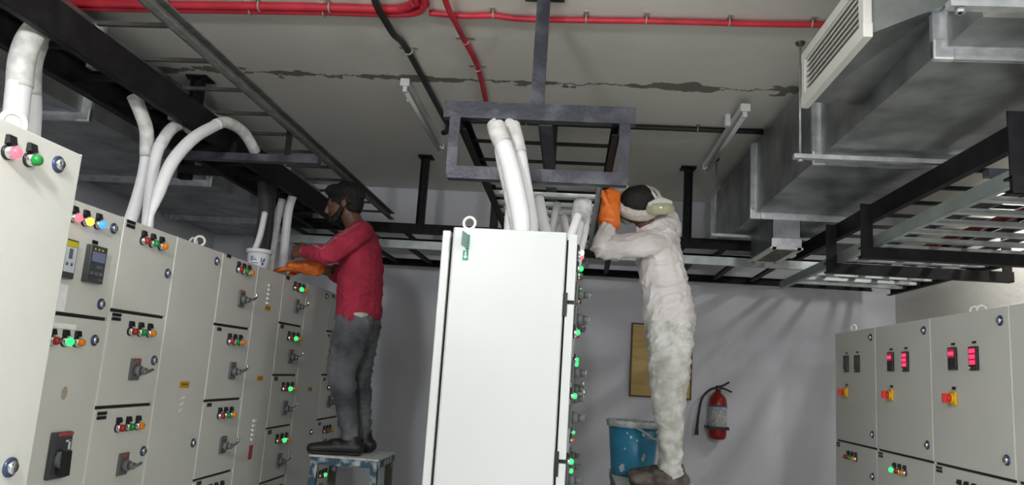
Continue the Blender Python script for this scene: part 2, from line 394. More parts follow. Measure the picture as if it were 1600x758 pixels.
def trio(lit=None,y=0,z=0,dy=.062,cols=('l_red','l_green','l_amber'),bez=('chrome','chrome','chrome')):
    out=[]
    for i,c in enumerate(cols):
        if lit is not None and i==lit: c={'l_green':'lit_green','l_red':'lit_red','l_amber':'lit_yellow'}[c]
        out.append(('lamp',y+i*dy,z,c))
    return out
def cabinet(loc,rz,width,depth,height,doors,label,group,backdoor=False,endpanel=False,eyes=(),gapdark=.012,skin='panel',trimw=.005):
    """local frame: +x out of the doors, +y along the row, z up; door skin at x=0"""
    root=thing('switchgear_cabinet',label,'cabinet',loc,rz,group)
    b=MB(); dt=.03 if endpanel else .022
    b.cbox(-depth,-dt-.004,0,width,.08,height,.003,M['panel_end'] if endpanel else M[skin])
    b.box(-depth+.02,-dt-.02,.01,width-.01,0,.08,M['gasket'])
    b.box(-dt-.004,-.012,.001,width-.001,.1,height-.004,M['gasket']) if not endpanel else b.box(-dt-.004,-dt+.004,.03,width-.01,.1,height-.02,M['gasket'])
    if not endpanel:
        b.box(-dt,-.003,0,trimw,.08,height,M['panel_trim']); b.box(-dt,-.003,width-trimw*.4,width,.08,height,M['panel_trim'])
    b.build('body',root,(0,0,0))
    if backdoor:
        b=MB(); b.cbox(-depth-.035,-depth-.008,.0,width,.1,height-.012,.004,M['panel_end']); b.box(-depth-.008,-depth,.02,width-.02,.12,height-.03,M['gasket']); b.build('rear_door',root,(0,0,0))
    for d in doors:
        z1,z0=d['z']; y0,y1=d.get('y',(trimw+.001,width-trimw*.4-.001))
        b=MB(); b.cbox(-dt+.002,0,y0,y1,z0+gapdark/2,z1-(gapdark/2 if z1<height-.01 else .002),.0025,M[skin] if not endpanel else M['panel_end'])
        if endpanel:
            pass
        do=b.build('door',root,(0,0,0))
        for fx in d.get('fx',[]):
            t,y,z=fx[:3]
            if t=='lamp': put('indicator_lamp',lamp_mesh(fx[3],'chrome',.72 if endpanel else 1.),do,(0,y,z),{'lit_green':'glowing green indicator lamp','lit_red':'glowing red indicator lamp','lit_yellow':'glowing yellow indicator lamp','lit_blue':'glowing blue indicator lamp','lit_white':'glowing white indicator lamp','l_red':'unlit red indicator lamp','l_green':'unlit green indicator lamp','l_amber':'unlit amber indicator lamp'}.get(fx[3]))
            elif t=='lock': put('lock',lock_mesh(fx[3] if len(fx)>3 else 1.),do,(0,y,z))
            elif t=='plate': put('nameplate',plate_mesh(fx[3],fx[4]),do,(0,y,z))
            elif t=='plate2': put('nameplate',twoline_mesh(),do,(0,y,z))
            elif t=='strip': put('white_label_strip',plate_mesh(fx[3],fx[4],'paper',.0012),do,(0,y,z))
            elif t=='paper': put('paper_notice',plate_mesh(fx[3],fx[4],'paper',.001),do,(0,y,z))
            elif t=='switch': put('isolator_plate',cached('isolator_plate',switch_plate),do,(0,y,z)); put('isolator_handle',cached('isolator_handle',switch_handle),do,(0,y,z))
            elif t=='lever': put('isolator_plate',cached('isolator_plate',switch_plate),do,(0,y,z)); put('isolator_handle',cached('isolator_lever',switch_lever),do,(0,y,z))
            elif t=='meter': put('panel_meter',meter_mesh(),do,(0,y,z))
            elif t=='relay': put('protection_relay',relay_mesh(),do,(0,y,z))
            elif t=='mccb': put('breaker_plate',cached('breaker_plate',mccb_base),do,(0,y,z)); put('breaker_handle',cached('breaker_handle',mccb_handle),do,(0,y,z))
            elif t=='louver': put('vent_louvers',louver_mesh(fx[3],.042,fx[4]),do,(0,y,z))
            elif t=='warn': put('warning_sticker',warn_mesh(),do,(0,y,z))
            elif t=='red': put('red_sticker',plate_mesh(.045,.07,'redlabel',.0012),do,(0,y,z))
            elif t=='rotary': put('rotary_plate',cached('rotary_plate',rotary_base),do,(0,y,z)); put('rotary_knob',cached('rotary_knob',rotary_knob),do,(0,y,z))
            elif t=='disp': put('digital_meter',display_mesh(fx[3]),do,(0,y,z),{'off':'unlit digital meter','one':'digital meter with one red row','three':'digital meter with three red rows'}[fx[3]])
            elif t=='scrape':
                b2=MB(); 
                for i,(a,c) in enumerate(((0,.03),(-.004,.026),(-.006,.024))): b2.add([(0.0008,a-.012,-i*.026),(0.0008,a+c-.008,-i*.026+.006),(0.0008,a+c-.010,-i*.026+.018),(0.0008,a-.010,-i*.026+.010)],[(0,1,2,3)],M['paper'])
                put('scraped_patch',b2.mesh('scraped_patch'),do,(0,y,z))
            elif t=='rust':
                b2=MB(); n=14; b2.add([(0.0007,.016*math.cos(2*PI*i/n)*(.8+.3*random.random()),.024*math.sin(2*PI*i/n)*(.8+.3*random.random())) for i in range(n)],[tuple(range(n))],M['rust'])
                put('rust_stain',b2.mesh('rust_stain'),do,(0,y,z))
    for e in eyes: eye_build(root,*e)
    return root
M['rust']=mat('faint_rust_stain',(.42,.36,.27),.6)

HL=1.955; XF=-1.6
# near panel of the long row: deeper, its doors stand forward of the rest
GRPL='long row of grey switchgear cabinets'
y0=1.0
cabinet((-1.22,y0,0),0,.715,.85,1.96,[dict(z=(1.96,1.09),fx=[('lamp',1.472-y0,1.893,'lit_red'),('lamp',1.536-y0,1.895,'l_green'),('lock',1.632-y0,1.912,1.05),('lock',1.646-y0,1.222,1.15)]),dict(z=(1.09,.1))],
        'grey cabinet standing forward at the near end of the long row, with lit red lamp','cabinet' and GRPL,eyes=[((-.10,.596,1.96),.026,.007,-.5)])
def P(lst,Y0): return [(f[0],f[1]-Y0)+tuple(f[2:]) for f in lst]
Y=1.72
cabinet((XF,Y,0),0,2.52-Y,.5,HL,[
  dict(z=(HL,1.59),fx=P([('lamp',2.247,1.895,'lit_red'),('lamp',2.306,1.895,'lit_yellow'),('lamp',2.372,1.898,'lit_blue'),('lock',2.466,1.903),('lock',2.462,1.639),('relay',2.243,1.762),('meter',2.38,1.764),('plate',2.378,1.838,.028,.012),('plate',2.22,1.842,.016,.012),('paper',2.245,1.64,.075,.085),('plate',2.205,1.94,.02,.02)],Y)),
  dict(z=(1.59,.92),fx=P([('strip',2.285,1.553,.135,.016)]+[('lamp',2.24,1.505,'l_red'),('lamp',2.303,1.505,'lit_green'),('lamp',2.362,1.505,'l_amber'),('lock',2.458,1.516),('rust',2.348,1.342),('mccb',2.36,1.15)],Y)),
  dict(z=(.92,.1))],'grey cabinet with glowing red, yellow and blue lamps and a dark digital meter',GRPL)
Y=2.52
cabinet((XF,Y,0),0,2.89-Y,.5,HL,[
  dict(z=(HL,1.625),fx=P([('plate2',2.562,1.937)]+trio(None,2.649,1.893)+[('lock',2.853,1.798)],Y)),
  dict(z=(1.625,1.289),fx=P([('plate2',2.562,1.603)]+trio(None,2.656,1.558)+[('lock',2.847,1.457),('switch',2.72,1.422)],Y)),
  dict(z=(1.289,.945),fx=P([('plate2',2.565,1.262)]+trio(None,2.668,1.214)+[('lock',2.863,1.115),('switch',2.733,1.082)],Y)),
  dict(z=(.945,.6)),dict(z=(.6,.1))],'grey cabinet with unlit lamp trios, next to the tall door with scraped paint',GRPL)
Y=2.89
cabinet((XF,Y,0),0,.412,.5,HL,[dict(z=(HL,.1),fx=P([('lock',3.247,1.907),('lock',3.253,1.113),('warn',3.112,1.362),('scrape',3.108,1.30)],Y))],
  'grey cabinet with one tall door, yellow sticker and scraped paint patch',GRPL,eyes=[((-.06,.30,HL),.021,.0055,-.9),((-.12,.36,HL),.021,.0055,-.3)])
Y=3.302
cabinet((XF,Y,0),0,.398,.5,HL,[dict(z=(HL-i*.3415+(0 if i==0 else .016),HL-(i+1)*.3415+.016),fx=P([('plate',3.36,1.948-i*.339-(.0 if i==0 else 0),.04,.016)]+trio(None,3.468,1.901-i*.342,.06)+[('lever',3.543,1.768-i*.344)],Y)) for i in range(4)]+[dict(z=(HL-4*.3415+.016,.1))],
  'grey cabinet of stacked doors each with unlit lamp trio, beside the white tub',GRPL)
Y=3.70
cabinet((XF,Y,0),0,.358,.5,HL,[dict(z=(HL,.1),fx=P([('louver',3.876,1.872,5,.0235),('warn',3.884,1.752),('warn',3.893,1.387),('louver',3.888,1.172,5,.026),('red',3.886,1.013)],Y))],
  'grey cabinet with one tall door, vent louvers and red sticker, under the orange glove',GRPL)
Y=4.058
cabinet((XF,Y,0),0,.384,.5,HL,[dict(z=(HL-.268 if i else HL,HL-.268-.285) if 0 else ((HL if i==0 else 1.690-(i-1)*.286),1.690-i*.286),fx=P([('plate',4.115,(1.945 if i==0 else 1.671-(i-1)*.287),.045,.022)]+trio(1,4.224,1.900-i*.286,.07)+[('lever',4.29,1.802-i*.291)],Y)) for i in range(5)]+[dict(z=(1.690-4*.286,.1))],
  'grey cabinet of stacked doors each with one glowing green lamp, near the man in maroon',GRPL)
Y=4.442
cabinet((XF,Y,0),0,.448,.5,HL,[dict(z=(HL,.1),fx=P([('lock',4.816,1.914),('lock',4.80,1.05),('warn',4.69,1.319)],Y))],
  'grey cabinet with one plain tall door, beside the legs of the man in maroon',GRPL)
Y=4.89
cabinet((XF,Y,0),0,.46,.5,HL,[dict(z=((HL if i==0 else 1.694-(i-1)*.287),1.694-i*.287),fx=P([('plate',4.955,(1.93 if i==0 else 1.665-(i-1)*.287),.045,.018)]+trio(1 if i in(0,4) else None,5.05 if i<4 else 5.06,(1.9 if i==0 else 1.895-i*.286),.062)+[('switch',5.10,1.802-i*.286)],Y)) for i in range(5)]+[dict(z=(1.694-4*.287,.1))],
  'grey cabinet at the far end of the long row, behind the step stool',GRPL)

# right hand row with digital meters (doors face -x)
HR=1.89; XRF=1.7; GRPR='grey cabinets with digital meters'
def rcab(Yf,Yn,disp,lamps,label,nlock=True,eyes=(),sw=True):
    w=Yf-Yn; L=lambda Yw: Yf-Yw
    fx=[('lock',L(Yn+.06),1.834,1.1),('lock',L(Yn+.055),1.296,1.1)]
    if disp: fx+=[('disp',L(Yn+.44),1.692,disp[0]),('disp',L(Yn+.262),1.689,disp[1]),('plate',L(Yn+.44),1.757,.03,.01),('plate',L(Yn+.262),1.757,.03,.01),('rotary',L(Yn+.445),1.518),('plate',L(Yn+.445),1.563,.03,.014)]
    lo=[('plate2',L(Yf-.055),1.198),('lock',L(Yn+.06),1.07,1.1)]
    lo+=[('lamp',L(Yn+.42-i*.06),1.139,c) for i,c in enumerate(lamps)]
    return cabinet((XRF,Yf,0),PI,w,.5,HR,[dict(z=(HR,1.222),fx=fx),dict(z=(1.222,.72),fx=lo),dict(z=(.72,.1))],label,GRPR,eyes=eyes)
rcab(5.05,4.40,('off','off'),('l_red','l_green','l_amber'),'grey meter cabinet with both displays dark, nearest the fire extinguisher',eyes=[((-.05,.19,HR),.018,.005,.6)])
rcab(4.40,3.745,('one','three'),('lit_green','l_red','l_amber'),'grey meter cabinet with glowing red displays and a lit green lamp on its lower door',eyes=[])
rcab(3.745,3.088,('one','three'),('lit_green','l_red','l_amber'),'grey meter cabinet with glowing red displays, second from the one with dark displays',eyes=[((-.12,.17,HR),.018,.005,.9),((-.12,.23,HR),.018,.005,.9)])
rcab(3.088,2.43,None,('l_red','l_green','l_amber'),'plain door grey meter cabinet cut off by the picture edge',eyes=[])

# centre row: end panel towards the camera, doors face +x
GRPC='centre row of white cabinets'
ra=-math.radians(.7); C0=Vector((.006,2.4,0))
def cpos(y): return (C0.x+math.sin(-ra)*y, C0.y+math.cos(ra)*y, 0)
ys=[0,.46,1.0,1.5,2.02]
spec=[
 [(1.955,1.733,[('lamp',.13,1.915,'lit_white'),('lamp',.19,1.912,'lit_red'),('lamp',.16,1.865,'lit_green'),('switch',.25,1.79)]),(1.733,1.243,[('switch',.2,1.70),('lamp',.10,1.645,'lit_green'),('lamp',.17,1.64,'l_red'),('switch',.3,1.52),('lamp',.12,1.44,'lit_green'),('switch',.22,1.37)]),(1.243,.6,[('lamp',.1,1.235,'lit_green'),('lamp',.15,1.13,'lit_green'),('switch',.2,1.17)]),(.6,.1,[])],
 [(1.955,1.60,[('lamp',.12,1.9,'l_green'),('lamp',.2,1.9,'l_red'),('switch',.22,1.74),('lock',.4,1.7)]),(1.60,1.2,[('lamp',.1,1.55,'lit_green'),('lamp',.2,1.55,'l_red'),('lever',.25,1.42)]),(1.2,.6,[('lamp',.12,1.15,'lit_green'),('switch',.2,1.02)]),(.6,.1,[])],
 [(1.955,1.64,[('lamp',.12,1.9,'lit_green'),('lamp',.2,1.9,'l_red'),('switch',.22,1.76)]),(1.64,1.3,[('lamp',.1,1.58,'lit_green'),('lamp',.2,1.58,'l_red'),('lever',.25,1.45)]),(1.3,.6,[('lamp',.12,1.22,'l_amber'),('switch',.2,1.1)]),(.6,.1,[])],
 [(1.955,1.64,[('lamp',.12,1.9,'l_red'),('lamp',.2,1.9,'l_green'),('lever',.25,1.76)]),(1.64,1.3,[('lamp',.1,1.58,'lit_green'),('lever',.25,1.45)]),(1.3,.6,[('lamp',.12,1.22,'lit_green'),('switch',.2,1.1)]),(.6,.1,[])]]
labs=['white end cabinet of the centre row with broad plain side panel and green tags','second cabinet of the centre row, directly behind the white end panel','third cabinet of the centre row, between the end panel and the man in white','last cabinet of the centre row, beside the man in white']
for i in range(4):
    w=ys[i+1]-ys[i]-.004
    c=cabinet(cpos(ys[i]),ra,w,.405,1.958,[dict(z=(a,b_),y=(.0,w),fx=fx) for a,b_,fx in spec[i]],labs[i],GRPC,backdoor=True,endpanel=True,eyes=[((-.365,.07,1.958),.020,.0048,1.45)] if i==0 else ())
    if i==0:
        # end panel stands proud, hinge blocks, tags
        b=MB(); b.cbox(-.400,-.036,-.012,0,.1,1.956,.003,M['panel_end']); b.build('side_panel',c,(0,0,0))
        for z in (1.733,1.243):
            b=MB(); b.box(-.033,.0,.012,.03,z-.006,z+.006,M['black']); b.box(-.034,-.022,-.004,.02,z-.045,z+.03,M['black']); b.build('door_hinge',c,(0,0,0))
        b=MB(); b.hexa([(-.365,-.012,1.885),(-.353,-.012,1.885),(-.353,-.012,1.93),(-.365,-.012,1.93),(-.372,-.072,1.898),(-.370,-.072,1.898),(-.370,-.072,1.945),(-.372,-.072,1.945)],M['midgrey']) if 0 else None
        b.bar((-.352,-.012,1.908),(-.364,-.070,1.912),.003,.046,M['tag_grey']); b.box(-.358,-.348,-.020,-.012,1.884,1.932,M['tag_green']); b.build('hanging_tag',c,(0,0,0),label='green edged tag standing out from the panel')
        b=MB(); b.box(-.366,-.348,-.0135,-.012,1.848,1.880,M['tag_green'])
        b.add([(-.357,-.0142,1.853),(-.350,-.0142,1.862),(-.364,-.0142,1.862)],[(0,1,2)],M['tag_white']); b.box(-.359,-.355,-.0142,-.0135,1.862,1.876,M['tag_white']); b.build('arrow_tag',c,(0,0,0),label='small green tag with pale arrow')
# ------------------------------------------------------------------ cable trays
def rail_mb(p0,p1,h,w,m,side=1,t=.006,up=(0,0,1)):
    """channel rail: web + two flanges (flanges point to 'side')"""
    p0=Vector(p0);p1=Vector(p1);d=(p1-p0).normalized();a=d.cross(Vector((0,0,1)))*side
    b=MB(); u=Vector((0,0,1))
    b.bar(p0,p1,t,h,m)
    for s_ in (-1,1): b.bar(p0+a*w/2+u*s_*(h/2-t/2),p1+a*w/2+u*s_*(h/2-t/2),w,t,m)
    return b
def ladder(name,label,rails,rungs,loc,group,extra=None):
    """rails=[(p0,p1,h,w,mat,side)], rungs=[(p0,p1,w,h,mat)]"""
    r=thing(name,label,'cable tray',loc,0,group)
    for a in rails: rail_mb(*a).build('side_rail',r)
    for p0,p1,w,h,m in rungs: MB().bar(p0,p1,w,h,m).build('rung',r)
    if extra: extra(r)
    return r
SB=M['steel_black']; GT='ladder cable trays under the ceiling'
# long-row trays: black one over the cabinets and a light-railed one in front of it
def bolts(r):
    for y in (2.62,3.22):
        b=MB(); b.box(-1.90,-1.80,y-.02,y+.02,2.545,2.57,M['galv_rung']); b.cyl((-1.86,y,2.57),(-1.86,y,2.61),.012,M['galv_rung'],n=8); b.cyl((-1.83,y,2.57),(-1.83,y,2.60),.012,M['galv_rung'],n=8); b.build('rung_clamp',r)
ladder('cable_tray','black ladder tray above the long row, taking the bent white cables',
  [((-1.99,.2,2.54),(-1.99,5.46,2.54),.125,.03,SB,1),((-1.72,.2,2.54),(-1.72,5.46,2.54),.125,.03,SB,-1)],
  [((-1.99,y,2.52),(-1.72,y,2.52),.03,.02,SB) for y in [.55+.3*i for i in range(17)]],(-1.85,3.2,2.48),GT,bolts)
ladder('cable_tray','ladder tray with one dusty pale rail, above the head of the man in maroon',
  [((-1.415,.2,2.60),(-1.40,5.48,2.60),.05,.035,M['galv_dusty'],1)],
  [((-1.70,y,2.605),(-1.41,y,2.605),.016,.014,M['rung_dark']) for y in [.55+.3*i for i in range(17)]],(-1.55,3.2,2.58),GT)
# centre trays
ZU=2.55; FX0,FX1,FY=-.535,.185,2.95
ladder('cable_tray','upper black ladder tray over the centre row with a flat middle beam',
  [((FX0+.03,FY+.03,2.515),(FX0+.03,5.45,2.515),.07,.03,SB,1),((FX1-.03,FY+.03,2.515),(FX1-.03,5.45,2.515),.07,.03,SB,-1),((-.175,FY+.03,2.52),(-.175,5.45,2.52),.02,.055,M['steel_blue'],1)],
  [((FX0+.03,y,2.535),(FX1-.03,y,2.535),.014,.014,SB) for y in [3.3,3.6,3.9,4.2,4.5,4.8,5.1]],(-.17,4.2,2.48),GT)
ladder('cable_tray','lower galvanised ladder tray over the centre row, holding thin white cables',
  [((-.405,3.0,2.31),(-.405,5.45,2.31),.05,.03,SB,1),((.098,3.0,2.30),(.098,5.45,2.30),.028,.02,M['galv_rung'],-1)],
  [((-.40,y,2.305),(.095,y,2.305),.045,.02,M['galv_rung']) for y in [3.13,3.35,3.54,3.72,3.92,4.2,4.5,4.8,5.1]],(-.14,4.2,2.285),GT)
# cross trays along the end wall
def backextra(r):
    pass
ladder('cable_tray','upper black ladder tray running across the end wall, between the two ceiling hangers',
  [((-2.3,5.50,2.52),(2.45,5.50,2.52),.075,.03,SB,-1),((-2.3,6.2,2.52),(2.45,6.2,2.52),.075,.03,SB,1)],
  [((x,5.508,2.51),(x,6.192,2.51),.035,.02,SB) for x in [-2.2+.3*i for i in range(16)]],(0,5.85,2.5),GT)
ladder('cable_tray','lower ladder tray across the end wall with a bright galvanised front rail',
  [((-2.3,5.52,2.40),(2.45,5.52,2.40),.06,.03,M['galv_rung'],-1),((-2.3,6.4,2.385),(2.45,6.4,2.385),.06,.03,SB,1)],
  [((x,5.528,2.385),(x+.02,6.395,2.385),.04,.02,SB) for x in [-2.15+.3*i for i in range(16)]],(0,5.95,2.36),GT)
# tray side trays on the meter cabinet side
ladder('cable_tray','upper black ladder tray beside the broad duct, over the meter cabinets',
  [((1.575,1.1,2.475),(1.575,5.45,2.475),.095,.03,SB,1),((2.36,1.1,2.475),(2.36,5.45,2.475),.095,.03,SB,-1)],
  [((1.582,y,2.465),(2.353,y,2.465),.018,.018,SB) for y in [1.4+.3*i for i in range(14)]],(2.0,3.4,2.46),GT)
ladder('cable_tray','lower ladder tray over the meter cabinets with pale zinc rail and wide rungs',
  [((1.50,1.2,2.30),(1.58,5.9,2.30),.055,.03,M['galv_green'],1),((2.42,1.2,2.30),(2.42,5.95,2.30),.055,.03,SB,-1)],
  [((1.51+.017*(y-1.2),y,2.30),(2.415,y,2.30),.045,.02,M['galv_rung']) for y in [1.5,1.72,1.94,2.16,2.38,2.6,2.82,3.04,3.26,3.48,3.70,3.92,4.14,4.36,4.58,4.80,5.02,5.24,5.46,5.68]],(2.0,3.4,2.27),GT)
# dark cables lying in the meter-side lower tray
for i,(x,c,l) in enumerate(((1.75,'cable_d','dark cable lying in the pale railed tray, nearest its zinc rail'),(1.95,'cable_r','dull red cable lying in the pale railed tray over the meter cabinets'),(2.1,'cable_d','dark cable lying in the middle of the pale railed tray'),(2.25,'cable_d','dark cable lying in the pale railed tray, nearest the beige wall'))):
    o=MB().tube([(x,1.3,2.335),(x+.03,2.4,2.33),(x-.03,3.6,2.335),(x+.02,5.5,2.33)],.019,M[c],n=10).build('power_cable',None,Vector((x,3.4,2.31)),None); tag(o,l,'cable','cables in the meter-side tray')

# ------------------------------------------------------------------ hangers
GH='black steel tray hangers'
def hanger(label,x,y,z0,z1,w=.06,plate=True,beam=None,mt='steel_black'):
    r=thing('tray_hanger',label,'hanger',(x,y,z1),0,GH)
    b=MB(); mm=M[mt]
    b.bar((x,y,z0),(x,y,z1),w,.012,mm,up=(0,1,0)); b.bar((x-w/2+.004,y-.022,z0),(x-w/2+.004,y-.022,z1),.008,.044,mm,up=(0,1,0)); b.bar((x+w/2-.004,y-.022,z0),(x+w/2-.004,y-.022,z1),.008,.044,mm,up=(0,1,0))
    b.build('post',r)
    if plate:
        b=MB(); b.cbox(x-w*.9,x+w*.9,y-.06,y+.06,z1-.012,z1,.002,mm)
        for sx in (-1,1): b.cyl((x+sx*w*.7,y-.04,z1-.025),(x+sx*w*.7,y-.04,z1-.012),.01,mm,n=8)
        b.build('base_plate',r)
    return r
hanger('black post hanging from the ceiling behind the man in maroon',-1.172,5.53,2.52,CE)
hanger('black post hanging from the ceiling behind the man in white',.807,5.52,2.52,CE)
h=hanger('black post with ceiling bracket over the long row, near the dusty rail',-2.25,4.07,2.47,CE,.07)
MB().bar((-2.27,4.03,2.52),(-1.995,4.03,2.52),.05,.045,SB).build('side_arm',h)
h=thing('tray_hanger','dusty black cross beam slung under the rails above the longest arched cable','hanger',(-1.7,3.47,2.455),0,GH)
MB().bar((-2.08,3.47,2.452),(-1.26,3.47,2.452),.05,.035,M['steel_blue']).build('cross_beam',h)
for xx in (-2.01,-1.70,-1.425): MB().bar((xx,3.47,2.45),(xx,3.47,2.58 if xx<-1.5 else 2.61),.03,.006,SB,up=(0,1,0)).build('strap',h)
# centre hanger frame
mb_=M['steel_blue']
r=thing('tray_hanger','dusty black frame hanger hung from one post above the white end cabinet','hanger',(-.18,FY,CE),0,GH)
b=MB(); b.bar((-.185,FY,2.57),(-.185,FY,CE),.055,.03,mb_,up=(0,1,0)); b.build('post',r)
MB().cbox(-.27,-.10,FY-.07,FY+.07,CE-.012,CE,.002,mb_).build('base_plate',r)
def cbeam(x0,x1,z,h):
    b=MB(); b.bar((x0,FY-.02,z),(x1,FY-.02,z),.008,h,mb_); b.bar((x0,FY,z+h/2-.004),(x1,FY,z+h/2-.004),.045,.008,mb_); b.bar((x0,FY,z-h/2+.004),(x1,FY,z-h/2+.004),.045,.008,mb_); return b
cbeam(FX0-.03,FX1+.03,2.55,.07).build('upper_beam',r)
cbeam(FX0+.005,FX1+.005,2.285,.052).build('lower_beam',r)
for x,s_ in ((FX0+.02,1),(FX1-.012,-1)):
    b=MB(); b.bar((x,FY-.0185,2.272),(x,FY-.0185,2.562),.042,.008,mb_,up=(0,1,0)); b.bar((x-s_*.02,FY+.01,2.31),(x-s_*.02,FY+.01,2.52),.006,.06,mb_,up=(0,1,0)); b.build('side_post',r)
r=thing('tray_hanger','smaller black frame hanger farther along the centre row, behind the white cables','hanger',(-.17,4.62,CE),0,GH)
for x in (FX0+.02,FX1):
    MB().bar((x,4.62,2.25),(x,4.62,2.56),.05,.03,SB,up=(0,1,0)).build('side_post',r)
MB().bar((FX0,4.62,2.255),(FX1+.02,4.62,2.255),.05,.05,SB).build('lower_beam',r)
MB().bar((-.175,4.62,2.54),(-.175,4.62,CE),.05,.03,SB,up=(0,1,0)).build('post',r)
MB().bar((FX0,4.64,2.585),(FX1+.02,4.64,2.585),.05,.05,SB).build('upper_beam',r)
# meter side hangers (u shaped)
def uhang(label,x0,x1,y,z,top,h=.06):
    r=thing('tray_hanger',label,'hanger',(x0,y,top),0,GH)
    b=MB(); b.bar((x0,y,z-h/2),(x0,y,top),.06,.008,SB,up=(0,1,0)); b.bar((x0+.026,y+.025,z-h/2),(x0+.026,y+.025,top),.008,.05,SB,up=(0,1,0)); b.build('post',r)
    b=MB(); b.bar((x0-.03,y-.01,z),(x1,y-.01,z),.008,h,SB); b.bar((x0-.03,y+.015,z-h/2+.004),(x1,y+.015,z-h/2+.004),.05,.008,SB); b.bar((x0-.03,y+.015,z+h/2-.004),(x1,y+.015,z+h/2-.004),.05,.008,SB); b.build('lower_beam',r)
    b=MB(); b.bar((x1-.03,y,z),(x1-.03,y,top),.05,.012,SB,up=(0,1,0)); b.build('far_post',r)
    return r
uhang('black bracket hanging under the trays, nearest of those over the meter cabinets',1.485,2.55,2.60,2.238,2.50)
uhang('black bracket under the trays beside the dropped supply box of the broad duct',1.50,2.52,3.97,2.232,2.49)
uhang('black bracket under the trays, last before the end wall on the meter side',1.505,2.52,4.52,2.232,2.49)
r=thing('tray_hanger','flat black bearer under the upper tray beside the broad duct','hanger',(1.62,3.02,2.44),0,GH)
MB().bar((1.60,3.02,2.40),(2.38,3.02,2.40),.05,.03,M['steel_blue']).build('cross_beam',r)
MB().bar((1.86,3.06,2.36),(1.86,3.06,CE),.05,.03,SB,up=(0,1,0)).build('post',r)

# ------------------------------------------------------------------ ducts
def duct(name,label,x0,x1,z0,z1,ys,ends,group,rightface=False):
    r=thing('air_duct',label,'duct',((x0+x1)/2,ys[0],z0),0,group)
    for i in range(len(ys)-1):
        a,c=ys[i],ys[i+1]
        b=MB(); g=.012
        b.box(x0,x1,a,c,z0,z1,M['galv'])
        for k in (1,):   # cross-broken stiffening ridge on the underside
            b.hexa([(x0+.02,a+.03,z0-.001),(x0+.05,a+.03,z0-.001),(x1-.02,c-.03,z0-.001),(x1-.05,c-.03,z0-.001),(x0+.03,a+.03,z0+.003),(x0+.04,a+.03,z0+.003),(x1-.03,c-.03,z0+.003),(x1-.04,c-.03,z0+.003)],M['galv'])
        b.build('duct_section',r)
    for y in ys[:-1] if not ends else ys:
        b=MB(); w=.035; gb=M['galv_bright']
        for s_ in (-1,1):
            yy=y+s_*.006
            b.box(x0-.004,x1+.004,yy-.004,yy+.004,z0-w,z0,gb); b.box(x0-w,x0,yy-.004,yy+.004,z0-w,z1,gb); b.box(x1,x1+w,yy-.004,yy+.004,z0-w,z1,gb)
        b.box(x0,x1,y-.03,y+.03,z0-.004,z0,gb); b.box(x0-.004,x0,y-.03,y+.03,z0,z1,gb); b.box(x1,x1+.004,y-.03,y+.03,z0,z1,gb)
        b.build('joint_flange',r)
        for xx,s_ in ((x0,-1),(x1,1)):
            b=MB()
            b.cbox(xx-.035 if s_<0 else xx-.03,xx+.03 if s_<0 else xx+.035,y-.014,y+.014,z0-.038,z0+.03,.006,gb)
            b.build('corner_clamp',r)
    return r
rd=duct('air_duct','broad galvanised air duct with white louvered side outlet, over the meter cabinet aisle',1.10,1.655,2.572,3.02,[-.0,1.14,2.285,3.455,4.665,6.02],True,'galvanised air ducts')
# stiffener angle across the underside and side pleat marks
b=MB(); b.box(1.08,2.0,1.98,2.02,2.545,2.575,M['galv_bright'])
b.build('stiffener_angle',rd)
# side outlet: tapered neck and white louvered grille facing -x
r_=rd
gx=.86; ya,yb=2.30,2.905; za,zb=2.625,2.80
b=MB()
b.hexa([(1.10,ya-.06,2.70),(1.10,yb+.05,2.64),(1.10,yb+.05,2.92),(1.10,ya-.06,2.92),(gx+.03,ya,za),(gx+.03,yb,za),(gx+.03,yb,zb+.01),(gx+.03,ya,zb+.01)],M['galv'])
b.build('outlet_neck',rd)
b=MB(); f=.028
b.cbox(gx,gx+.03,ya-.02,yb+.02,za-.02,za+f,.003,M['alu']); b.cbox(gx,gx+.03,ya-.02,yb+.02,zb-f+.02,zb+.03,.003,M['alu'])
b.cbox(gx+.0015,gx+.0285,ya-.018,ya+f-.005,za-.01,zb+.02,.003,M['alu']); b.cbox(gx+.0015,gx+.0285,yb-f+.005,yb+.018,za-.01,zb+.02,.003,M['alu'])
gf=b.build('grille_frame',rd,label='white powder coated grille frame')
b=MB(); b.box(gx+.026,gx+.03,ya,yb,za,zb,M['gasket'])
n=7
for i in range(n):
    z=za+.033+i*(zb-za-.045)/(n-1)
    b.bar((gx+.014,ya+.02,z),(gx+.014,yb-.02,z),.017,.004,M['alu'],up=(-.42,0,.9))
ob=b.build('grille_louver',gf)
# drop collar with downward grille
b=MB(); cx0,cx1,cy0,cy1=1.20,1.37,4.66,5.21; cz=2.365
for (a0,a1,c0,c1) in ((cx0,cx0+.004,cy0,cy1),(cx1-.004,cx1,cy0,cy1),(cx0,cx1,cy0,cy0+.004),(cx0,cx1,cy1-.004,cy1)): b.box(a0,a1,c0,c1,cz,2.572,M['galv'])
co=b.build('drop_collar',rd)
b=MB(); e=.022
for (a0,a1,c0,c1) in ((cx0-.012,cx0+e,cy0-.012,cy1+.012),(cx1-e,cx1+.012,cy0-.012,cy1+.012),(cx0,cx1,cy0-.012,cy0+e),(cx0,cx1,cy1-e,cy1+.012)): b.box(a0,a1,c0,c1,cz-.012,cz,M['alu'])
b.box(cx0-.004,cx1+.004,cy0-.006,cy0,cz,cz+.055,M['galv_bright'])
for i in range(12): b.bar((cx0+.02,cy0+.05+i*.041,cz-.002),(cx1-.02,cy0+.05+i*.041,cz-.002),.022,.003,M['galv_dusty'],up=(0,.5,.85))
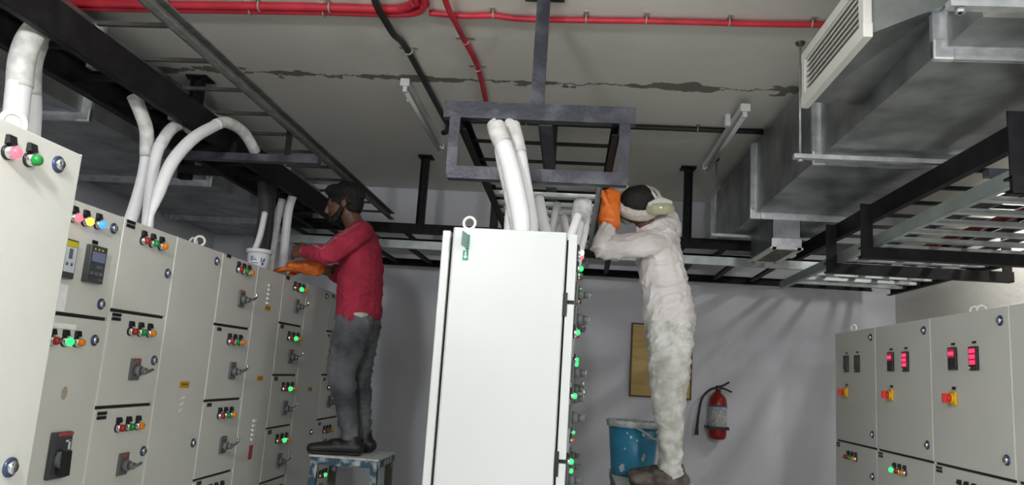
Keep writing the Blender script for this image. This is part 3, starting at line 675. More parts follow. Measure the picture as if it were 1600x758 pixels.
b.box(cx0+.005,cx1-.005,cy0+.005,cy1-.005,cz+.01,cz+.014,M['gasket'])
b.build('downward_grille',co)
# long row duct
ld=duct('air_duct','galvanised air duct behind the black tray, above the long row',-3.25,-2.33,2.565,3.02,[-.4,.8,2.0,3.235,4.47,5.7,6.55],False,'galvanised air ducts')
# rod hangers with support bars
def rodhang(label,x0,x1,y,z,mt='galv_bright'):
    r=thing('duct_hanger',label,'hanger',(x0,y,CE),0,'threaded rod duct hangers')
    for x in (x0,x1):
        b=MB(); b.cyl((x,y,z-.03),(x,y,CE),.006,M['galv_rung'],n=8); b.build('rod',r)
        b=MB(); b.lathe((x,y,CE),(0,0,-1),[(.022,0),(.02,.012),(.008,.02)],M['darkgrey'],n=12); b.cyl((x,y,z-.03),(x,y,z-.018),.013,M['galv_rung'],n=6); b.build('anchor',r)
    b=MB(); b.box(x0-.03,x1+.03,y-.016,y+.016,z-.016,z+.004,M[mt]); b.build('support_bar',r)
    return r
rodhang('rod hanger under the broad duct, beside the white louvered outlet',.985,1.76,3.36,2.548)
rodhang('rod hanger under the far end of the broad duct, near the end wall',.965,1.76,5.26,2.545,'galv_rung')
rodhang('rod hanger across the near part of the broad duct',.985,2.0,1.95,2.548)

# ------------------------------------------------------------------ pipes and conduits on the ceiling
def pipe(name,label,pts,rad,m,clips,cat,group,axis='x',sub=8):
    r=thing(name,label,cat,pts[0],0,group)
    MB().tube(pts,rad,M[m],n=12,sub=sub).build('pipe_run',r)
    for (x,y) in clips:
        b=MB()
        k=rad+.004
        if axis=='x':
            b.torus((x,y,CE-rad-.002),(1,0,0),k,.004,M['clip'],n=16,k=6); b.box(x-.012,x+.012,y-k-.028,y+k+.028,CE-.004,CE,M['clip'])
        else:
            b.torus((x,y,CE-rad-.002),(0,1,0),k,.004,M['clip'],n=16,k=6); b.box(x-k-.028,x+k+.028,y-.012,y+.012,CE-.004,CE,M['clip'])
        b.build('saddle_clip',r)
    return r
zz=CE-.02; GP='red conduits on the ceiling'
pipe('conduit','upper red conduit of the thick pair, bending away beside the black conduit',[(-3.2,3.115,zz),(-2.15,3.125,zz),(-1.3,3.105,zz),(-.90,3.105,zz),(-.82,3.09,zz),(-.765,3.04,zz),(-.745,2.96,zz),(-.735,2.2,zz)],.0185,'pipe_red',[(-1.93,3.12),(-1.49,3.108),(-1.16,3.105),(-.93,3.105)],'conduit',GP)
pipe('conduit','lower red conduit of the thick pair along the ceiling',[(-3.2,3.158,zz-.001),(-2.15,3.165,zz),(-1.3,3.145,zz),(-.88,3.145,zz),(-.77,3.125,zz),(-.72,3.06,zz),(-.705,2.96,zz),(-.695,2.2,zz)],.0185,'pipe_red',[(-1.55,3.15),(-1.2,3.145)],'conduit',GP)
pipe('conduit','single thin red conduit running level to the louvered duct outlet',[(-.71,3.13,zz),(-.55,3.15,zz),(-.42,3.14,zz),(-.25,3.165,zz),(.3,3.15,zz),(.7,3.15,zz),(1.05,3.14,zz)],.0135,'pipe_red',[(-.42,3.14),(-.005,3.155),(.26,3.15),(.62,3.15),(.97,3.145)],'conduit',GP)
pipe('conduit','red conduit curving down the ceiling to the centre tray frame',[(-.60,2.4,CE-.055),(-.602,3.0,CE-.052),(-.59,3.15,CE-.052),(-.585,3.4,CE-.022),(-.56,3.72,CE-.018),(-.57,4.2,CE-.018),(-.58,4.5,CE-.018)],.0135,'pipe_red',[(-.585,3.42),(-.565,3.75)],'conduit',GP,'y')
pipe('conduit','black conduit slanting along the ceiling beside the dark tube light',[(-.915,1.6,zz),(-.91,2.75,zz),(-.907,2.97,zz-.045),(-.903,3.12,zz-.048),(-.90,3.28,zz-.04),(-.897,3.5,zz),(-.885,4.0,zz),(-.875,4.55,zz),(-.87,4.68,zz),(-.90,4.83,zz),(-.93,4.86,zz),(-.88,4.80,zz),(-.80,4.62,zz)],.0165,'pipe_black',[(-.894,3.55)],'conduit','black conduits on the ceiling','y')
pipe('conduit','black conduit running level behind the centre hanger frame to the broad duct',[(-.80,4.60,zz),(-.5,4.585,zz),(.265,4.584,zz),(.6,4.584,zz),(1.12,4.584,zz)],.0165,'pipe_black',[(-.35,4.585),(.275,4.584),(.72,4.584)],'conduit','black conduits on the ceiling')

# ------------------------------------------------------------------ tube light battens (unlit)
def batten(label,x,y0,y1,lit=False,drop=0.):
    CT=CE-drop
    r=thing('tube_light',label,'light',(x,y0,CE),0,'tube light battens')
    b=MB(); b.hexa([(x-.021,y0,CT-.034),(x+.021,y0,CT-.034),(x+.024,y0,CT),(x-.024,y0,CT),(x-.021,y1,CT-.034),(x+.021,y1,CT-.034),(x+.024,y1,CT),(x-.024,y1,CT)],M['batten']); b.build('batten_body',r)
    for y,s_ in ((y0,-1),(y1,1)):
        b=MB(); b.cbox(x-.027,x+.027,min(y,y+s_*.012),max(y,y+s_*.012),CT-.045,CT,.004,M['white_pl']); b.cbox(x-.012,x+.012,min(y,y-s_*.03),max(y,y-s_*.03),CT-.075,CT-.03,.004,M['white_pl']); b.build('end_cap',r)
    b=MB(); b.cyl((x,y0+.02,CT-.062),(x,y1-.02,CT-.062),.0135,M['tube_lit' if lit else 'tube_off'],n=16); b.build('tube',r)
    b=MB(); yy=y0+.3; b.cbox(x-.052,x-.02,yy-.02,yy+.02,CT-.03,CE,.004,M['white_pl']); b.build('mounting_clip',r)
    return r
M['tube_lit']=mat('lit_tube_glass',(.9,.9,.9),.3,emit=(1,.98,.94),estr=1)
batten('unlit tube light on the ceiling beside the black conduit',-1.0,3.97,5.15)
batten('unlit tube light on the ceiling beside the broad duct',.895,4.06,5.24,drop=.042)

# ------------------------------------------------------------------ cables
def cable(label,pts,rad,group,tips=None,wrap=None,m='cable_w',name='power_cable'):
    if not wrap and not tips:
        o=MB().tube(pts,rad,M[m],n=14,sub=8).build(name,None,Vector(pts[0])); return tag(o,label,'cable',group)
    r=thing(name,label,'cable',pts[0],0,group)
    MB().tube(pts,rad,M[m],n=14,sub=8).build('cable_sleeve',r)
    if wrap: MB().tube(wrap,rad*1.06 if not isinstance(rad,(list,tuple)) else rad[-1]*1.06,M['cable_g'],n=14,sub=8).build('tape_wrap',r)
    if tips:
        for t in tips: MB().tube(*t).build('cut_end',r)
    return r
GC='white sleeved cables rising from the long row'
cable('thick white cable nearest the camera, bending into the black tray',[(-1.80,2.20,1.957),(-1.80,2.19,2.12),(-1.80,2.175,2.27),(-1.80,2.165,2.37)],.037,GC,wrap=[(-1.80,2.175,2.30),(-1.80,2.165,2.38),(-1.805,2.185,2.465),(-1.81,2.235,2.54),(-1.82,2.32,2.58),(-1.83,2.45,2.585)])
cable('thinner white cable crossing behind the thick one nearest the camera',[(-1.88,2.38,1.957),(-1.88,2.38,2.1),(-1.88,2.355,2.27),(-1.88,2.325,2.37)],.026,GC,wrap=[(-1.88,2.335,2.33),(-1.88,2.315,2.43),(-1.88,2.325,2.51),(-1.885,2.355,2.56),(-1.89,2.42,2.575)])
cable('white cable above the lamp trio cabinet, upright with open top end',[(-1.840,2.921,1.957),(-1.840,2.957,2.069),(-1.840,2.986,2.213),(-1.840,2.986,2.317),(-1.840,2.957,2.410)],.027,GC,wrap=[(-1.840,2.986,2.307),(-1.840,2.957,2.410),(-1.845,2.906,2.472),(-1.850,2.849,2.524)])
cable('white cable in the middle of the three over the lamp trio cabinet',[(-1.775,2.968,1.957),(-1.775,2.953,2.071),(-1.775,2.943,2.224),(-1.775,2.958,2.336),(-1.775,3.004,2.418)],.024,GC,wrap=[(-1.775,2.963,2.347),(-1.775,3.014,2.428),(-1.785,3.091,2.484),(-1.800,3.182,2.520),(-1.835,3.284,2.530)])
cable('white cable with the longest arch of the three over the lamp trio cabinet',[(-1.67,2.80,1.96),(-1.67,2.80,2.02),(-1.665,2.82,2.11),(-1.66,2.86,2.23),(-1.655,2.93,2.33),(-1.65,3.03,2.425),(-1.645,3.18,2.525)],[.011,.012,.024,.026,.026,.026,.025],GC,wrap=[(-1.645,3.16,2.515),(-1.64,3.24,2.555),(-1.63,3.36,2.565),(-1.62,3.44,2.545),(-1.61,3.52,2.50)])
cable('bright white cable rising above the orange glove',[(-1.75,4.40,1.957),(-1.75,4.40,2.09),(-1.75,4.385,2.26),(-1.75,4.39,2.40),(-1.75,4.435,2.505)],.026,GC)
cable('grey cable leaning on the bright white one above the orange glove',[(-1.83,4.42,1.957),(-1.83,4.41,2.12),(-1.825,4.41,2.30),(-1.815,4.43,2.46)],.024,GC,m='cable_g')
cable('white cable standing behind the white tub',[(-1.77,3.98,1.957),(-1.765,3.99,2.04),(-1.75,4.02,2.16),(-1.755,4.06,2.3)],[.016,.017,.017,.016],GC)
cable('dark bundled cable dropping from the tray behind the white tub',[(-1.80,4.12,1.957),(-1.79,4.13,2.15),(-1.80,4.16,2.35),(-1.85,4.2,2.52)],.038,GC,m='cable_d')
cable('second dark cable dropping from the tray, beside the bright white one',[(-1.82,4.26,1.957),(-1.81,4.27,2.2),(-1.83,4.3,2.4),(-1.85,4.35,2.52)],.026,GC,m='cable_d')
GCC='white cables rising from the centre row'
cable('fat white cable on the white end cabinet, leaning into the frame, nearer of two',[(-.185,2.60,1.960),(-.20,2.61,2.06),(-.245,2.64,2.22),(-.285,2.67,2.33)],[.028,.034,.034,.033],GCC,wrap=[(-.285,2.67,2.33),(-.305,2.68,2.37),(-.318,2.69,2.405)],tips=[([(-.318,2.69,2.402),(-.326,2.692,2.415),(-.327,2.692,2.435)],[.034,.027,.003],M['cable_w'])])
cable('fat white cable on the white end cabinet, straighter of two',[(-.165,2.70,1.960),(-.17,2.71,2.05),(-.205,2.73,2.2),(-.232,2.75,2.32)],[.026,.03,.031,.03],GCC,wrap=[(-.232,2.75,2.32),(-.252,2.76,2.39),(-.266,2.77,2.435)],tips=[([(-.266,2.77,2.433),(-.270,2.772,2.447),(-.258,2.772,2.455)],[.033,.025,.003],M['cable_w'])])
o=MB().tube([(-.335,2.84,2.45),(-.315,2.83,2.32),(-.28,2.82,2.2),(-.24,2.81,2.05),(-.22,2.8,1.960)],.012,M['cable_g'],n=10).build('power_cable',None,Vector((-.33,2.82,2.4))); tag(o,'thin grey cable hanging behind the fat white pair','cable',GCC)
for i,(l,pts,rr) in enumerate([
 ('thin white cable behind the fat pair, on the side of the dark frame post',[(-.27,3.0,1.960),(-.275,3.02,2.06),(-.28,3.08,2.17),(-.27,3.14,2.28)],.019),
 ('white cable curving just behind the fat pair',[(-.10,3.0,1.960),(-.105,3.02,2.03),(-.135,3.06,2.12),(-.165,3.12,2.24)],.022),
 ('upright white cable alone between the fat pair and the wrapped bundle',[(-.10,3.25,1.960),(-.10,3.26,2.06),(-.10,3.30,2.17),(-.09,3.36,2.27)],.018),
 ('white cable in the small cluster, crossing behind its leaning neighbour',[(-.075,3.5,1.960),(-.08,3.51,2.06),(-.085,3.54,2.15),(-.06,3.58,2.26)],.017),
 ('white cable in the cluster leaning over its neighbour',[(-.035,3.46,1.960),(-.035,3.47,2.06),(-.04,3.48,2.15),(-.065,3.5,2.25)],.017),
 ('nearest slanting white cable of the wrapped bundle',[(-.055,3.05,1.960),(-.035,3.06,2.03),(-.01,3.08,2.11),(.005,3.1,2.17)],.0185),
 ('middle slanting white cable of the wrapped bundle',[(-.015,3.15,1.960),(-.005,3.16,2.03),(.01,3.17,2.11),(.02,3.17,2.18)],.0175),
 ('farthest slanting white cable of the wrapped bundle',[(.01,3.22,1.960),(.02,3.23,2.03),(.035,3.23,2.11),(.04,3.23,2.18)],.0175)]):
    cable(l,pts,rr,GCC)
o=MB().tube([(.016,3.14,2.165),(.02,3.16,2.195),(.022,3.17,2.22),(.025,3.18,2.245),(.025,3.18,2.25)],[.040,.042,.044,.038,.02],M['cable_g'],n=16).build('cable_tie_wrap',None,Vector((.02,3.16,2.2))); tag(o,'pale plastic wrap tying the slanting white cables together','wrap')

# ------------------------------------------------------------------ small things
r=thing('paint_tub','small white tub with blue print, standing on the cabinet tops','tub',(-1.68,3.90,HL))
b=MB(); c=(-1.69,3.90,HL); b.lathe(c,(0,0,1),[(.001,.002),(.047,.0),(.052,.004),(.060,.098),(.056,.098),(.049,.01),(.001,.008)],M['tub'],n=32); b.build('tub_body',r)
b=MB(); b.lathe(c,(0,0,1),[(.060,.086),(.066,.086),(.067,.105),(.064,.108),(.057,.106),(.057,.098)],M['tub'],n=32); b.build('rim',r)
def patch(b,c,r0,r1,a0,a1,z0,z1,m,n=6,off=.0012):
    v=[];f=[]
    for i in range(n+1):
        a=a0+(a1-a0)*i/n
        for z in (z0,z1):
            R=r0+(r1-r0)*z+off; v.append((c[0]+R*math.cos(a),c[1]+R*math.sin(a),c[2]+z))
    for i in range(n): f.append((2*i,2*i+2,2*i+3,2*i+1))
    b.add(v,f,m,True)
b=MB()
for a0,a1,z0,z1 in ((-1.95,-1.65,.062,.066),(-1.9,-1.80,.040,.060),(-1.75,-1.3,.045,.049),(-1.75,-1.68,.05,.062),(-1.55,-1.48,.05,.06),(-1.85,-1.15,.028,.032),(-.85,-.62,.02,.035),(-.95,-.86,.036,.06),(-.70,-.55,.04,.058),(-.80,-.72,.036,.05)):
    patch(b,c,.052,.060-.0,a0,a1,z0,z1,M['print_blue']) if 0 else patch(b,c,.0517,.0517+.0825,a0,a1,z0,z1,M['print_blue'])
b.build('printed_mark',r)

# yellow board on the end wall
r=thing('notice_board','plain yellow plywood board fixed on the end wall behind the man in white','board',(.78,6.56,1.68))
b=MB(); b.box(.527,1.03,6.572,6.598,1.385,1.985,M['wood']); b.build('panel',r)
b=MB()
for (x0,x1,z0,z1) in ((.52,1.037,1.375,1.387),(.52,1.037,1.983,1.995),(.52,.532,1.385,1.985),(1.025,1.037,1.385,1.985)): b.box(x0,x1,6.566,6.6,z0,z1,M['wood_edge'])
b.build('edge_strip',r)
# fire extinguisher
ex,ey=1.245,6.50
r=thing('fire_extinguisher','red fire extinguisher with pale label hanging on the end wall','fire extinguisher',(ex,ey,1.08))
b=MB(); b.lathe((ex,ey,1.075),(0,0,1),[(.002,.006),(.045,.0),(.066,.012),(.072,.04),(.072,.30),(.064,.335),(.045,.36),(.026,.375),(.024,.39),(.002,.39)],M['ext_red'],n=32); b.build('cylinder',r)
b=MB(); b.lathe((ex,ey,1.075),(0,0,1),[(.0725,.10),(.0735,.102),(.0735,.27),(.0725,.272)],M['ext_lab'],n=32)
b.lathe((ex,ey,1.075),(0,0,1),[(.0728,.085),(.0745,.086),(.0745,.105),(.0728,.106)],M['black'],n=32)
b.lathe((ex,ey,1.075),(0,0,1),[(.0728,.262),(.0742,.263),(.0742,.276),(.0728,.277)],M['print_blue'],n=32); b.build('label_band',r)
b=MB(); b.cyl((ex,ey,1.46),(ex,ey,1.505),.02,M['darkgrey'],n=12); b.build('valve',r)
b=MB(); b.tube([(ex-.02,ey,1.50),(ex+.03,ey,1.51),(ex+.09,ey-.0,1.545)],[.009,.009,.008],M['black'],n=8); b.tube([(ex-.01,ey,1.485),(ex+.04,ey,1.49),(ex+.11,ey,1.465)],[.009,.008,.008],M['black'],n=8); b.build('squeeze_handle',r)
b=MB(); b.tube([(ex-.01,ey,1.495),(ex-.07,ey,1.47),(ex-.13,ey,1.40),(ex-.155,ey,1.28),(ex-.165,ey,1.17)],.010,M['black'],n=10); b.tube([(ex-.165,ey,1.18),(ex-.167,ey,1.13),(ex-.168,ey,1.10)],[.010,.014,.017],M['black'],n=12); b.build('hose',r)
b=MB(); b.box(ex-.02,ex+.02,ey+.02,6.6,1.40,1.45,M['darkgrey']); b.build('hanging_hook',r)
b=MB(); b.box(ex-.09,ex+.075,ey-.078,ey-.070,1.158,1.180,M['black']); b.box(ex-.09,ex-.08,ey-.078,6.6,1.158,1.18,M['black']); b.box(ex+.073,ex+.08,ey-.078,6.6,1.158,1.18,M['black']); b.build('wall_bracket',r)

# stools
def stool(label,cx,cy,zt,wx,wy,splay=.09):
    r=thing('step_stool',label,'stool',(cx,cy,0),0,None)
    b=MB(); b.cbox(cx-wx/2,cx+wx/2,cy-wy/2,cy+wy/2,zt-.012,zt,.004,M['splash']); t=b.build('top',r)
    b=MB()
    for s_ in (-1,1): b.bar((cx-wx/2+.01,cy+s_*(wy/2-.012),zt-.030),(cx+wx/2-.01,cy+s_*(wy/2-.012),zt-.030),.024,.036,M['stoolpaint']); b.bar((cx+s_*(wx/2-.012),cy-wy/2+.025,zt-.030),(cx+s_*(wx/2-.012),cy+wy/2-.025,zt-.030),.024,.036,M['stoolpaint'])
    b.build('apron',r)
    P={}
    for sx in (-1,1):
        for sy in (-1,1):
            p1=Vector((cx+sx*(wx/2-.03),cy+sy*(wy/2-.03),zt-.02)); p0=Vector((p1.x+sx*splay*.6,p1.y+sy*splay,0)); P[sx,sy]=(p0,p1)
            b=MB(); b.bar(p0+Vector((0,0,.0)),p1,.038,.034,M['stoolpaint' if sy<0 else 'stoolleg'],up=(0,1,0)); b.build('leg',r)
    for z in (.25,.55):
        k=z/(zt-.02)
        for sx in (-1,1):
            a=P[sx,-1][0].lerp(P[sx,-1][1],k); c=P[sx,1][0].lerp(P[sx,1][1],k); MB().bar(a,c,.025,.025,M['stoolleg']).build('stretcher',r)
        for sy in (-1,1):
            a=P[-1,sy][0].lerp(P[-1,sy][1],k); c=P[1,sy][0].lerp(P[1,sy][1],k); MB().bar(a,c,.025,.025,M['stoolleg']).build('stretcher',r)
    return r
stool('paint splashed blue and white step stool under the man in maroon',-1.175,4.31,.998,.385,.40,.05)
stool('paint splashed step stool under the bucket and the man in white',.485,4.28,.980,.43,.80,.05)
# bucket
bx,by,bz=.385,4.45,.981
r=thing('plaster_bucket','blue plastic bucket with plaster crusted rim beside the legs of the man in white','bucket',(bx,by,bz))
b=MB(); b.lathe((bx,by,bz),(0,0,1),[(.002,.004),(.112,.0),(.118,.006),(.143,.285),(.137,.285),(.113,.012),(.002,.012)],M['bucket'],n=40); b.build('bucket_body',r)
b=MB(); b.lathe((bx,by,bz),(0,0,1),[(.142,.262),(.152,.264),(.154,.282),(.158,.290),(.154,.300),(.144,.298),(.138,.285)],M['splash'],n=40)
me=b
ob=b.build('rim',r,label='plaster crusted rim')
for v in ob.data.vertices:
    v.co.z+=.006*noise.noise(v.co*40)
b=MB()
for a0,z0,s_ in ((-1.75,.215,.008),(-2.0,.15,.006),(-1.2,.10,.012),(-1.15,.12,.01),(-1.35,.03,.018),(-2.15,.04,.018),(-2.1,.055,.014),(-1.5,.2,.005),(-1.9,.235,.006),(-1.25,.235,.01)):
    n=9; v=[]
    for i in range(n):
        a=2*PI*i/n; q=s_*(.7+.5*random.random()); an=a0+q*math.cos(a)/.13; z=z0+q*1.2*math.sin(a); R=.1182+.0896*z+.0008
        v.append((bx+R*math.cos(an),by+R*math.sin(an),bz+z))
    b.add(v,[tuple(range(n))],M['splash'])
b.build('plaster_splash',r)
b=MB(); b.tube([(bx-.01,by-.150,bz+.272),(bx+.05,by-.156,bz+.245),(bx+.10,by-.135,bz+.215),(bx+.14,by-.08,bz+.225),(bx+.152,by-.01,bz+.265)],.006,M['splash'],n=8); b.build('bail_handle',r)
# ------------------------------------------------------------------ people
class Flesh:
    """closed tapered shells fused into one continuous surface"""
    def __init__(s): s.bm=bmesh.new()
    def limb(s, pts, rad, ref=(0,1,0), n=18, sub=6, smooth=True):
        """rad: r or (r_along_ref, r_across)"""
        pts=[Vector(p) for p in pts]; rad=[(r,r) if not isinstance(r,(tuple,list)) else tuple(r) for r in rad]
        if smooth and len(pts)>2: P,R=crom(pts,rad,sub)
        else: P,R=pts,rad
        t0=(P[1]-P[0]).normalized(); t1=(P[-1]-P[-2]).normalized()
        # round caps
        cap=[(math.sin(a),math.cos(a)) for a in (PI*.44,PI*.3,PI*.15)]
        A=[(P[0]-t0*(min(R[0])*sn),(R[0][0]*cs,R[0][1]*cs)) for sn,cs in cap]
        Z=[(P[-1]+t1*(min(R[-1])*sn),(R[-1][0]*cs,R[-1][1]*cs)) for sn,cs in cap[::-1]]
        L=A+list(zip(P,R))+Z
        N=len(L); V=[]
        a=None; ref=Vector(ref)
        for i,(p,r) in enumerate(L):
            t=(L[min(i+1,N-1)][0]-L[max(i-1,0)][0]).normalized()
            q=ref-t*ref.dot(t)
            if q.length<.15: q=(a-t*a.dot(t)) if a is not None else t.orthogonal()
            a=q.normalized(); b=t.cross(a)
            V.append([s.bm.verts.new(p+a*(r[0]*math.cos(2*PI*k/n))+b*(r[1]*math.sin(2*PI*k/n))) for k in range(n)])
        for i in range(N-1):
            for k in range(n): s.bm.faces.new((V[i][k],V[i][(k+1)%n],V[i+1][(k+1)%n],V[i+1][k]))
        s.bm.faces.new(V[0][::-1]); s.bm.faces.new(V[-1])
        return s
    def ball(s, c, r, axes=None, n=20):
        """ellipsoid, r=(rx,ry,rz) along axes"""
        r=(r,r,r) if not isinstance(r,(tuple,list)) else r
        ret=bmesh.ops.create_uvsphere(s.bm,u_segments=n,v_segments=n//2+2,radius=1)
        ax=[Vector(a).normalized() for a in (axes or ((1,0,0),(0,1,0),(0,0,1)))]
        c=Vector(c)
        for v in ret['verts']: v.co=c+ax[0]*(v.co.x*r[0])+ax[1]*(v.co.y*r[1])+ax[2]*(v.co.z*r[2])
        return s
    def build(s, name, m, parent, voxel=.008, smooth=2, wr=0., wscale=12., wdir=None, seed=0., label=None, cut=None):
        bmesh.ops.recalc_face_normals(s.bm,faces=s.bm.faces[:])
        me=bpy.data.meshes.new('t'); s.bm.to_mesh(me); s.bm.free()
        ob=bpy.data.objects.new('t',me); COL.objects.link(ob)
        md=ob.modifiers.new('r','REMESH'); md.mode='VOXEL'; md.voxel_size=voxel; md.adaptivity=0
        if smooth: sm=ob.modifiers.new('s','SMOOTH'); sm.factor=.5; sm.iterations=smooth
        dg=bpy.context.evaluated_depsgraph_get()
        out=bpy.data.meshes.new_from_object(ob.evaluated_get(dg)); bpy.data.objects.remove(ob)
        out.name=name
        if wr:
            ns=[v.normal.copy() for v in out.vertices]
            for v,n_ in zip(out.vertices,ns):
                p=v.co.copy()
                if wdir is None:
                    q=Vector((p.x*wscale+seed,p.y*wscale,p.z*wscale*.55)); h=noise.noise(q)+.5*noise.noise(q*2.1); h=1-2*abs(h)
                else:                      # slanting cloth folds: narrow ridges on broad undulation
                    a_,b_,c_=wdir
                    q=Vector((p.x*a_*.6+p.z*c_*.35+seed,p.y*b_*.6,p.z*c_-p.x*a_*.7+p.y*b_*.3))
                    w_=Vector((noise.noise(p*7),noise.noise(p*7+Vector((5,1,2))),noise.noise(p*7+Vector((1,8,4)))))
                    n1=noise.noise(q+w_*.8); n2=noise.noise(q*1.9+w_)
                    h=.55*noise.noise(p*5+Vector((seed,0,0)))+1.25*max(0,1-3.2*abs(n1))**1.6+.6*max(0,1-3.5*abs(n2))**1.6-.4
                v.co+=n_*(h*wr)
        o=parent_origin(parent)
        for v in out.vertices: v.co-=o
        out.materials.clear(); out.materials.append(m)
        out.polygons.foreach_set('use_smooth',[True]*len(out.polygons))
        out.update()
        r=bpy.data.objects.new(name,out); COL.objects.link(r); r.parent=parent
        if parent is None: pass
        if label: r['label']=label
        return r
def hand(F, wrist, palm, fwd, side, curl, k=1., spread=.12, thick=1., thumb=1, lens=(.072,.080,.074,.058)):
    """palm block + four fingers + thumb. fwd: finger direction, side: towards the thumb, curl: direction the fingers bend to"""
    w=Vector(wrist); f=Vector(fwd).normalized(); s_=Vector(side); s_=(s_-f*s_.dot(f)).normalized(); c=f.cross(s_).normalized()
    if c.dot(Vector(curl))<0: c=-c
    pm=w+f*.09*k
    F.limb([w,w+f*.045*k,pm],[(.028*k*thick,.019*k*thick),(.037*k*thick,.017*k*thick),(.040*k*thick,.0145*k*thick)],ref=s_)
    for i in range(4):
        off=(1.5-i)*.0205*k
        b=pm+s_*off-f*.008*k
        d=(f+s_*(1.5-i)*spread*.5).normalized()
        L=lens[i]*k; r=.0092*k*thick
        a1,a2,a3=palm
        p=[b]; ang=0
        for frac,da in ((.45,a1),(.30,a2),(.25,a3)):
            ang+=da; dd=d*math.cos(ang)+c*math.sin(ang); p.append(p[-1]+dd*L*frac)
        F.limb(p,[r*1.08,r,r*.95,r*.8],ref=s_,n=10,sub=3)
    if thumb:
        b=w+f*.03*k+s_*.026*k
        d=(s_*.75+f*.65+c*.25).normalized()
        p1=b+d*.035*k; p2=p1+(f*.85+s_*.25+c*.35).normalized()*.03*k; p3=p2+(f*.9+c*.4).normalized()*.022*k
        F.limb([b,p1,p2,p3],[.014*k*thick,.0115*k*thick,.010*k*thick,.0082*k*thick],n=10,sub=3)

def head_shapes(F, c, face, up, k=1.):
    """skull, jaw, nose, brow, ears, lips around centre c (middle of the head height)"""
    c=Vector(c); f=Vector(face).normalized(); u=Vector(up); u=(u-f*u.dot(f)).normalized(); l=u.cross(f)
    F.ball(c+u*.028*k-f*.012*k,(.095*k,.076*k,.088*k),(f,l,u))
    F.ball(c-u*.02*k+f*.022*k,(.068*k,.062*k,.085*k),(f,l,u))
    F.ball(c-u*.078*k+f*.048*k,(.036*k,.038*k,.032*k),(f,l,u))       # chin
    F.limb([c+u*.018*k+f*.086*k,c-u*.010*k+f*.100*k,c-u*.026*k+f*.108*k,c-u*.034*k+f*.090*k],[.009*k,.011*k,.014*k,.010*k],ref=l,n=10,sub=3)  # nose
    F.limb([c+l*.045*k+u*.028*k+f*.068*k,c+u*.026*k+f*.083*k,c-l*.045*k+u*.028*k+f*.068*k],[.010*k,.011*k,.010*k],ref=u,n=8,sub=3)  # brow
    F.limb([c+l*.022*k-u*.052*k+f*.080*k,c-u*.050*k+f*.090*k,c-l*.022*k-u*.052*k+f*.080*k],[.006*k,.008*k,.006*k],ref=u,n=8,sub=3) # lips
    F.limb([c+l*.018*k-u*.062*k+f*.078*k,c-u*.063*k+f*.087*k,c-l*.018*k-u*.062*k+f*.078*k],[.006*k,.008*k,.006*k],ref=u,n=8,sub=3)
    for s_ in (-1,1):
        F.ball(c+l*s_*.080*k-f*.008*k-u*.004*k,(.021*k,.010*k,.033*k),(f-l*s_*.35,l,u))
        F.ball(c+l*s_*.031*k+u*.012*k+f*.071*k,(.013*k,.014*k,.011*k),(f,l,u))  # eyes
    return f,u,l

